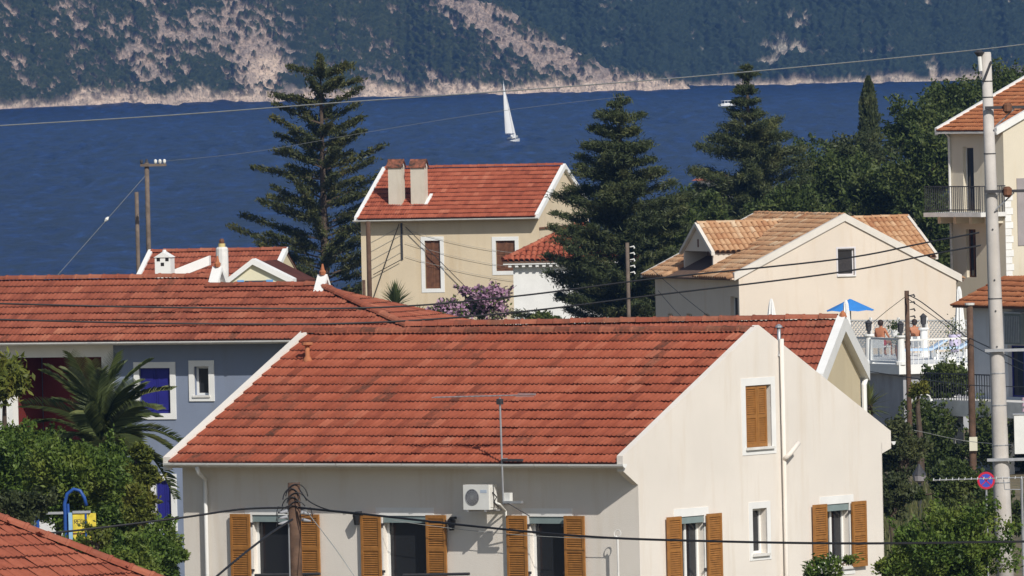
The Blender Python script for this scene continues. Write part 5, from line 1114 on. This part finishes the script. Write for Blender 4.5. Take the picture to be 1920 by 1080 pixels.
for py in (525, 583, 650, 430):
    q = zof(cp, 1857, py, d); k = q.z / ch_; MB().tube([(-.2 * k, -lerp(.235, .118, k) - .015, q.z), (-.2 * k, -lerp(.235, .118, k) + .02, q.z)], .022, 8).build('step_bolt', DMETAL, cp)
q = zof(cp, 1912, 815, d); MB().box(q.x - .14, q.x + .5, -.34, -.1, q.z - .45, q.z + .48).build('switch_box', PLAST, cp); MB().box(q.x - .17, q.x + .5, -.36, -.08, q.z + .485, q.z + .52).build('box_lid', METAL, cp)
for k in range(3): MB().tube([(q.x + .12, -.25, q.z + .56 + k * .13), (q.x + .12, -.25, q.z + .64 + k * .13)], [.07, .05], 8).build('bushing', M('bushing_pink', (.5, .36, .42), .1, 4), cp)
np_o, nh = pole('wooden_pole', 'brown wooden pole with tangled cables in front of the cream house', 551, 905, 236, .115, .135, POLEW)
z = nh
for k in range(6):
    s = -1 if k % 2 else 1; mb = MB(); r = random.uniform(.16, .24)
    mb.tube([(s * .05 + math.cos(t) * r * (1 if s > 0 else 1), -.13, nh - .28 - k * .06 + math.sin(t) * (.26 - k * .02)) for t in np.linspace(.1 + k * .1, 3.0, 12)], .011, 5); mb.build('cable_loop', CABLE, np_o)
for s, zz in ((-1, .52), (1, .55), (-1, .62), (-1, .72), (1, .68)):
    MB().tube([(s * .13, -.12, nh - zz), (s * .24, -.14, nh - zz - .02), (s * .30, -.14, nh - zz - .03)], [.035, .025, .012], 8).build('clamp', GREYC, np_o)
    MB().tube([(s * .12, -.12, nh - zz + .05), (s * .3, -.16, nh - zz + .09), (s * .34, -.16, nh - zz - .08)], .009, 5).build('tail_wire', CABLE, np_o)
MB().tube([(-.11, -.10, nh - .75), (-.115, -.11, 0)], .014, 6).build('earth_pipe', METAL, np_o)
for lb, px, py, d, r, m_ in (('slim brown wooden pole in front of the pool terrace', 1700, 545, 398, .085, POLEW), ('dark brown wooden pole just left of the concrete pole', 1818, 572, 372, .11, POLEW),
                            ('brown wooden pole at the left corner of the beige house', 690, 415, 470, .10, POLEW), ('grey wooden pole in front of the big conifer', 1176, 455, 440, .075, POLEG),
                            ('grey pole with insulator crossarm standing before the sea on the left', 275, 305, 402, .085, POLEG), ('shorter twin grey pole left of the crossarm pole', 256, 360, 404, .075, POLEG), ('short brown stub pole beside the beige house pole', 682, 525, 472, .07, POLEW)):
    o, hh = pole('wooden_pole', lb, px, py, d, r * .85, r, m_, group='wooden utility poles')
    if px == 275:
        MB().box(-.2, .62, -.14, -.08, hh - .12, hh - .04).build('cross_arm', POLEG, o)
        for x in (-.16, .28, .42, .56): MB().tube([(x, -.11, hh - .04), (x, -.11, hh), (x, -.11, hh + .07), (x, -.11, hh + .1)], [.02, .05, .05, .02], 8).build('insulator', PLAST if x > .2 else DMETAL, o)
        MB().tube([(0, 0, hh), (0, 0, hh + .12)], [.05, .03], 8).build('insulator', DMETAL, o)
    if px in (1700, 1176):
        for k in range(5): MB().tube([(.08, -.05, hh - .15 - k * .22), (.22, -.06, hh - .13 - k * .22), (.24, -.06, hh - .2 - k * .22)], [.012, .03, .03], 6).build('insulator', PLAST if px == 1176 else DMETAL, o)
    if px == 1818:
        MB().tube([(0, 0, hh), (0, 0, hh + .06)], [.14, .15], 12).build('pole_cap', PLAST, o); q = zof(o, 1820, 832, 372); MB().box(-.1, .13, -.2, -.11, q.z - .2, q.z + .2).build('meter_box', M('cream_box', (.62, .60, .48), .05, 4), o)
def wire(label, pts, r, mat=CABLE, n=5, cat='cable', sag=0):
    w = [P(*p) for p in pts]; out = []
    for i in range(len(w) - 1):                           # smooth curve through the support points
        p0, p1, p2, p3 = w[max(i - 1, 0)], w[i], w[i + 1], w[min(i + 2, len(w) - 1)]
        for t in np.linspace(0, 1, 9)[: -1 if i < len(w) - 2 else None]:
            out.append(.5 * ((2 * p1) + (p2 - p0) * t + (2 * p0 - 5 * p1 + 4 * p2 - p3) * t * t + (3 * p1 - p0 - 3 * p2 + p3) * t ** 3))
    return solo(MB().tube(out, r, n), 'overhead_cable', mat, label, cat, out[0], 'overhead cables')
wire('pale grey cable crossing the sea from the top of the concrete pole', [(-40, 238, 290), (320, 216, 293), (640, 192, 296), (960, 170, 299), (1260, 147, 302), (1560, 120, 305), (1834, 93, 308), (1960, 78, 309)], .014, CABLEP)
wire('upper black cable running over the blue roof and past the peach gable', [(-40, 568, 290), (300, 576, 290), (690, 577, 291), (960, 556, 293), (1230, 522, 296), (1570, 486, 300), (1730, 456, 303), (1835, 436, 307)], .021)
wire('lower black cable running over the blue roof and past the peach gable', [(-40, 598, 290), (300, 606, 290), (660, 606, 291), (960, 586, 293), (1230, 553, 296), (1570, 511, 300), (1740, 478, 303), (1838, 460, 307)], .021)
wire('black cable from the left edge to the tangled pole', [(-30, 1008, 232), (120, 997, 233), (330, 972, 234), (450, 955, 235), (540, 952, 236)], .020)
wire('long black cable across the cream house to the right edge', [(560, 952, 235.8), (700, 966, 234), (900, 988, 231), (1100, 1006, 229), (1300, 1014, 228), (1600, 1019, 227), (1950, 1015, 227)], .022)
wire('loose black cable looping off the tangled pole top', [(560, 915, 235.7), (580, 940, 235.4), (620, 957, 235), (680, 966, 234.4)], .012)
wire('thick black cable dropping left from the tangled pole', [(548, 974, 235.8), (510, 998, 233), (455, 1040, 231), (395, 1090, 229)], .022)
wire('thin grey stay wire dropping right from the tangled pole', [(572, 955, 235.8), (630, 1030, 234), (672, 1092, 233)], .008, CABLEG)
wire('thin guy wire slanting down left from the twin grey poles', [(272, 330, 401.8), (200, 412, 401), (100, 525, 400)], .009, CABLEP)
wire('faint wire crossing the water from the crossarm pole', [(300, 303, 401.8), (480, 284, 410), (700, 246, 420), (940, 208, 432), (1180, 180, 445)], .006, CABLEP)
wire('dark cable sloping right from the slim brown terrace pole', [(1702, 553, 397.8), (1730, 568, 396), (1800, 622, 386), (1818, 634, 372), (1960, 700, 355)], .017)
wire('second dark cable sloping right from the slim brown terrace pole', [(1702, 560, 397.8), (1760, 600, 392), (1818, 645, 372), (1960, 715, 355)], .012)
wire('thin cable from the terrace pole to the roof on the left', [(1698, 556, 398), (1660, 585, 405), (1625, 615, 414)], .010)
wire('dark cable across the grey wall below the terrace', [(1610, 693, 380), (1700, 707, 386), (1818, 722, 372), (1960, 726, 360)], .014)
wire('thin pale cable low across the dark trees to the concrete pole', [(1630, 792, 360), (1720, 808, 360), (1820, 828, 371), (1960, 838, 360)], .009, CABLEG)
for k, (x0, y0, x1, y1) in enumerate(((1222, 505, 1345, 606), (1234, 545, 1290, 606))): wire(('longer' if k == 0 else 'shorter') + ' thin wire slanting down the shaded wall of the peach house', [(x0, y0, 468), ((x0 + x1) / 2, (y0 + y1) / 2 + 2, 462), (x1, y1, 455)], .012)
gi = P(200, 411, 401); solo(MB().tube([gi + Vector((-.06, 0, -.07)), gi + Vector((0, 0, 0)), gi + Vector((.06, 0, .07))], [.02, .06, .02], 8), 'guy_insulator', PLAST, 'small white insulator on the slanting guy wire', 'insulator', gi)
# street lamp, sign, aerial at the lower right
t = P(1724, 905, 342); g0 = gz(t.x, t.y) - .2; o = thing('street_lamp', 'black street lamp with domed lantern by the dry grass', 'street lamp', (t.x, t.y, g0)); hh = t.z - g0
MB().tube([(0, 0, 0), (0, 0, .6), (0, 0, .62), (0, 0, hh)], [.09, .08, .055, .05], 10).build('post', DMETAL, o)
MB().tube([(0, 0, hh), (0, 0, hh + .05), (0, 0, hh + .2)], [.06, .16, .19], 12).build('glass_bowl', M('lamp_glass', (.28, .26, .27), .1, 3, .3, 0), o); MB().tube([(0, 0, hh + .2), (0, 0, hh + .23), (0, 0, hh + .42), (0, 0, hh + .5)], [.2, .19, .07, .02], 12).build('dome', DMETAL, o)
c = P(1849, 901, 302); g0 = gz(c.x, c.y) - .2; o = thing('no_parking_sign', 'round red and blue no parking sign in front of the concrete pole', 'road sign', (c.x, c.y, g0)); zz = c.z - g0; Rr = 16.5 / (F / 302)
MB().tube([(0, .03, 0), (0, .03, zz + .1)], .025, 8).build('post', METAL, o)
def disc(r0, r1, y, n=32):
    mb = MB(); pts = []
    for k in range(n): a = 6.283 * k / n; pts += [(r0 * math.cos(a), y, zz + r0 * math.sin(a)), (r1 * math.cos(a), y, zz + r1 * math.sin(a)), (r1 * math.cos(a), y + .012, zz + r1 * math.sin(a)), (r0 * math.cos(a), y + .012, zz + r0 * math.sin(a))]
    return mb.add(pts, [(4 * k + i, 4 * k + (i + 1) % 4, 4 * ((k + 1) % n) + (i + 1) % 4, 4 * ((k + 1) % n) + i) for k in range(n) for i in range(4)])
SR, SB = M('sign_red', (.50, .02, .05), .05, 5, .4, 0), M('sign_blue', (.05, .08, .45), .05, 5, .4, 0)
disc(Rr * .76, Rr, -.016).build('red_rim', SR, o); disc(.001, Rr * .755, -.014).build('blue_face', SB, o)
for s in (1, -1): MB().prism([(-.72 * Rr * s * .7071 - .05 * Rr * 1.4, -.02, zz - .72 * Rr * .7071), (-.72 * Rr * s * .7071 + .05 * Rr * 1.4, -.02, zz - .72 * Rr * .7071), (.72 * Rr * s * .7071 + .05 * Rr * 1.4, -.02, zz + .72 * Rr * .7071), (.72 * Rr * s * .7071 - .05 * Rr * 1.4, -.02, zz + .72 * Rr * .7071)], (0, .004 if s > 0 else .005, 0)).build('red_bar', SR, o)
c = P(1916, 922, 285); g0 = gz(c.x, c.y); o = thing('roof_aerial', 'long horizontal aerial on a grey mast in the lower right corner', 'aerial', (c.x, c.y, g0)); zz = c.z - g0
MB().tube([(0, 0, 0), (0, 0, zz + .3)], .03, 8).build('mast', METAL, o); l = (1916 - 1750) / (F / 285); MB().tube([(-l, 0, zz + .3), (.5, 0, zz + .32)], .014, 6).build('boom', METAL, o)
for x in np.arange(-l, .4, .14): MB().tube([(x, -.1, zz + .3), (x + .02, .1, zz + .34)], .009, 5).build('element', PLAST, o)
MB().tube([(-.4, 0, zz + .28), (-.38, 0, zz + .06), (0, 0, zz + .05)], .012, 6).build('stay', METAL, o)
o, hh = pole('lamp_bracket_pole', 'thin pole with curved pale lamp bracket beside the slim brown pole', 1708, 755, 399, .03, .03, POLEG, cat='lamp'); MB().tube([(0, 0, hh - .05), (.05, 0, hh + .12), (.2, 0, hh + .22), (.45, 0, hh + .26), (.58, 0, hh + .2), (.62, 0, hh + .1)], .022, 6).build('bracket', PLAST, o); MB().tube([(.62, 0, hh + .1), (.64, 0, hh + .04)], [.03, .06], 8).build('lamp_head', PLAST, o)

# blue hooped post with yellow panels
c = P(127, 1060, 247); g0 = gz(c.x, c.y); o = thing('blue_hoop_stand', 'blue hooped post with yellow lettered panels among the shrubs', 'stand', (c.x, c.y, g0)); S_ = F / 247
def bs_(px, py): q = P(px, py, 247); return q.x - c.x, q.z - g0
BP = M('royal_blue_paint', (.02, .075, .30), .15, 6, .45, 0); YP = M('yellow_panel', (.70, .55, .06), .3, 9, .5, 0)
x0, zz0 = bs_(122, 965); pts = [(x0, 0, 0), (x0, 0, zz0)] + [(bs_(px, py)[0], 0, bs_(px, py)[1]) for px, py in ((121, 945), (126, 926), (138, 917), (150, 920), (158, 933), (162, 948))]
MB().tube(pts, .035, 8).build('hoop', BP, o, smooth=True); MB().tube([(p[0] + .06, .05, p[2] - .0) for p in pts[:3]], .03, 8).build('hoop_brace', BP, o)
xl, zt = bs_(136, 963); xr, zb = bs_(181, 1018); xm = bs_(161, 990)[0]
MB().box(xl, xm - .015, -.03, .03, zb, zt).build('yellow_panel', YP, o); MB().box(xm + .025, xr, -.025, .035, zb, zt).build('yellow_panel', YP, o)
MB().box(xl - .08, xl - .005, -.04, .04, zb - .3, zt + .02).build('side_panel', M('pale_blue_panel', (.25, .42, .60), .1, 4), o); MB().box(xm - .012, xm + .02, -.05, .05, 0, zt + .05).build('upright', BP, o)
MB().box(xl, xr - .1, -.06, .06, zt + .004, zt + .05).build('top_rail', METAL, o); MB().box(xl, xr, -.02, .03, zb - .28, zb - .006).build('lower_panel', M('navy_panel', (.015, .02, .10), .1, 4), o)
MB().box(xl, xm - .016, -.034, -.031, lerp(zb, zt, .30), lerp(zb, zt, .36)).build('dark_band', BROWNW, o)
def glyphs(txt, x, z, hgt, y, mat, par):
    G = {'R': [((0, 0), (0, 1)), ((0, 1), (.6, 1)), ((.6, 1), (.6, .52)), ((.6, .52), (0, .52)), ((.25, .52), (.62, 0))], 'E': [((0, 0), (0, 1)), ((0, 1), (.6, 1)), ((0, .5), (.5, .5)), ((0, 0), (.6, 0))], 'G': [((.6, .9), (.1, 1)), ((.05, .95), (0, .1)), ((0, .05), (.6, 0)), ((.6, 0), (.6, .45)), ((.6, .45), (.32, .45))]}
    for ch in txt:
        mb = MB()
        for i, (a, b) in enumerate(G[ch]):
            A = Vector((x + a[0] * hgt, y, z + a[1] * hgt)); B = Vector((x + b[0] * hgt, y, z + b[1] * hgt)); dd = (B - A).normalized(); pr = Vector((-dd.z, 0, dd.x)) * hgt * .08
            mb.add([A + pr - dd * hgt * .06, A - pr - dd * hgt * .06, B - pr + dd * hgt * .06, B + pr + dd * hgt * .06], [(0, 1, 2, 3)])
        mb.build('letter', mat, par, recalc=False); x += hgt * .82
glyphs('REG', xl + .03, lerp(zb, zt, .66), (xm - xl) * .30, -.0325, DMETAL, o)
c = P(78, 965, 256); g0 = gz(c.x, c.y); o = thing('blue_fence', 'blue post and pale rail behind the corner roof', 'fence', (c.x, c.y, g0)); zz = c.z - g0
for x in (-.08, -.75): MB().box(x - .03, x + .03, -.03, .03, 0, zz).build('post', BP, o)
MB().box(-.75, .45, -.035, -.005 + .03, zz + .003, zz + .05).build('rail', METAL, o); MB().box(-.75, -.11, -.01, .01, zz - .45, zz - .05).build('panel', M('blue_grey_panel', (.12, .16, .26), .4, 8), o)

# ================================================================= SUNBATHERS
SKIN = M('tanned_skin', (.42, .17, .09), .08, 6, .55, 0); HAIR = M('dark_hair', (.03, .018, .014), .2, 20, .6, 0)
def seated(label, px, d, face, cloth):
    p = P(px, 640, d); o = thing('person', label, 'person', (p.x, p.y, zDw), face)
    V = [(0, 0, .50), (0, .03, .72), (0, .02, .92), (0, 0, 1.0), (0, -.01, 1.06), (0, -.03, 1.15), (0, -.02, 1.24),
         (-.17, .02, .95), (-.25, -.06, .72), (-.18, -.26, .66), (-.14, -.34, .66), (.17, .02, .95), (.25, -.06, .72), (.18, -.26, .66), (.14, -.34, .66),
         (-.10, -.04, .49), (-.12, -.44, .50), (-.12, -.48, .08), (-.12, -.60, .05), (.10, -.04, .49), (.12, -.44, .50), (.12, -.48, .08), (.12, -.60, .05)]
    Ed = [(0, 1), (1, 2), (2, 3), (3, 4), (4, 5), (5, 6), (2, 7), (7, 8), (8, 9), (9, 10), (2, 11), (11, 12), (12, 13), (13, 14), (0, 15), (15, 16), (16, 17), (17, 18), (0, 19), (19, 20), (20, 21), (21, 22)]
    rr = [.15, .14, .15, .07, .055, .095, .07, .065, .05, .038, .035, .065, .05, .038, .035, .095, .07, .05, .035, .095, .07, .05, .035]
    me = bpy.data.meshes.new('body'); me.from_pydata(V, Ed, []); b = link('body', me, SKIN, o); md = b.modifiers.new('skin', 'SKIN')
    for i, sv in enumerate(me.skin_vertices[0].data): sv.radius = (rr[i], rr[i] * .8); sv.use_root = i == 0
    md.use_smooth_shade = True; b.modifiers.new('subd', 'SUBSURF').levels = 1; b.modifiers['subd'].render_levels = 2
    hm_ = MB(); n = 10; rg = [(.02, 1.285), (.075, 1.26), (.105, 1.20), (.10, 1.13), (.07, 1.08)]
    hm_.add([(r * math.cos(k * 6.283 / n), .012 + r * 1.02 * math.sin(k * 6.283 / n), z) for r, z in rg for k in range(n)], [(i * n + k, i * n + (k + 1) % n, (i + 1) * n + (k + 1) % n, (i + 1) * n + k) for i in range(4) for k in range(n) if i < 2 or k < 6]).build('hair', HAIR, o, smooth=True)
    MB().tube([(0, -.005, .38), (0, -.005, .44), (0, 0, .6)], [.19, .2, .165], 14).build('swimwear', cloth, o, smooth=True)
    s = thing('pool_chair', label.split(' in ')[0].replace('sunbather', 'white pool chair under the sunbather'), 'chair', (p.x, p.y, zDw), face)
    MB().box(-.25, .25, -.25, .22, .33, .375).build('seat', WHITE, s); MB().box(-.25, .25, .26, .30, .30, .68).build('backrest', WHITE, s)
    for x in (-.22, .22):
        for y in (-.22, .28): MB().box(x - .02, x + .02, y - .02, y + .02, 0, .328 if y < 0 else .298).build('leg', WHITE, s)
seated('left sunbather with bare back in red swimwear behind the glass panel', 1652, 445, rad(150), M('red_swim', (.4, .03, .04), .1, 5)); seated('right sunbather with bare torso in dark swimwear by the brown pole', 1715, 445, rad(200), M('navy_swim', (.03, .03, .08), .1, 5))

# ================================================================= BOATS
w = P(964, 271, 2880); o = thing('sailing_yacht', 'white sailing yacht heeling to the left with tall sail set', 'sailboat', (w.x, w.y, -.1), rad(80))
o.rotation_euler = (rad(-9), 0, rad(80))
def hull(Lh, B, Fb, mat, par, nm='hull'):
    mb = MB(); n = 12; rg = []
    for i in range(n + 1):
        t = i / n; x = lerp(-Lh / 2, Lh / 2, t); b = B / 2 * (math.sin(math.pi * min(1, .22 + .78 * t)) ** .6 if t < .999 else .02); z = Fb * (1 + .25 * t)
        rg.append([(x, b, z), (x, b * .92, z * .4), (x, b * .45, -.25), (x, 0, -.4), (x, -b * .45, -.25), (x, -b * .92, z * .4), (x, -b, z)])
    mb.add([p for r in rg for p in r], [(i * 7 + k, i * 7 + k + 1, (i + 1) * 7 + k + 1, (i + 1) * 7 + k) for i in range(n) for k in range(6)] + [tuple(range(7))] + [(i * 7 + 6, (i + 1) * 7 + 6, (i + 1) * 7, i * 7) for i in range(n)])
    return mb.build(nm, mat, par, smooth=False)
hull(9.5, 2.9, .95, WHITE, o); MB().prism([(-2.2, -.95, 1.2), (2.6, -.7, 1.35), (2.6, .7, 1.35), (-2.2, .95, 1.2)], (0, 0, .5)).build('cabin', WHITE, o)
for s in (-1, 1): MB().box(-1.6, 1.8, s * .93 - .02, s * .93 + .02, 1.38, 1.6).build('cabin_window', PANE, o)
MB().box(-4.4, -2.4, -.9, .9, 1.2, 1.32).build('cockpit', DARK, o); MB().prism([(-3.2, -.9, 2.2), (-2.2, -.9, 2.35), (-2.2, .9, 2.35), (-3.2, .9, 2.2)], (0, 0, .06)).build('spray_hood', M('navy_canvas', (.02, .03, .08), .1, 4), o)
MB().tube([(.9, 0, 1.2), (.8, 0, 8), (.6, 0, 14.6)], [.09, .08, .05], 8).build('mast', METAL, o); MB().tube([(.9, 0, 2.4), (-3.6, .9, 2.6)], .07, 8).build('boom', METAL, o)
def sail(nm, luff, tack, clew, head, belly):
    mb = MB(); n = 10; pts = []
    for i in range(n + 1):
        t = i / n; a = Vector(tack).lerp(Vector(head), t); b = Vector(clew).lerp(Vector(head), t)
        for j in range(7): k = j / 6; p = a.lerp(b, k); p.y += belly * math.sin(math.pi * k) * math.sin(math.pi * min(1, .15 + t * .8)); p.x -= .5 * math.sin(math.pi * t) * k; pts.append(p)
    mb.add(pts, [(i * 7 + j, i * 7 + j + 1, (i + 1) * 7 + j + 1, (i + 1) * 7 + j) for i in range(n) for j in range(6)]).build(nm, M('sailcloth', (.74, .74, .72), .04, .5, .7, 0), o, smooth=True, recalc=False)
sail('main_sail', None, (.8, 0, 2.6), (-3.4, .95, 2.75), (.62, 0, 14.4), .45); sail('head_sail', None, (4.4, 0, 1.5), (1.2, .7, 2.0), (.78, 0, 13.0), .35)
w = P(1364, 203, 3600); o = thing('motor_boat', 'small white motor cruiser on the water right of the yacht', 'motor boat', (w.x, w.y, 0), rad(35))
hull(5.4, 2.0, .75, WHITE, o); MB().prism([(-1.7, -.8, .75), (1.2, -.75, .8), (1.2, .75, .8), (-1.7, .8, .75)], (0, 0, .35)).build('cabin', WHITE, o)
for x in (-1.5, -.4, .7): MB().box(x, x + .1, -.78, -.72, 1.1, 1.72).build('roof_post', WHITE, o); MB().box(x, x + .1, .72, .78, 1.1, 1.72).build('roof_post', WHITE, o)
MB().box(-1.4, .7, -.5, .5, 1.1, 1.6).build('wheelhouse', PANE, o); MB().prism([(-1.7, -.85, 1.72), (1.1, -.8, 1.72), (1.1, .8, 1.72), (-1.7, .85, 1.72)], (0, 0, .12)).build('roof', WHITE, o)
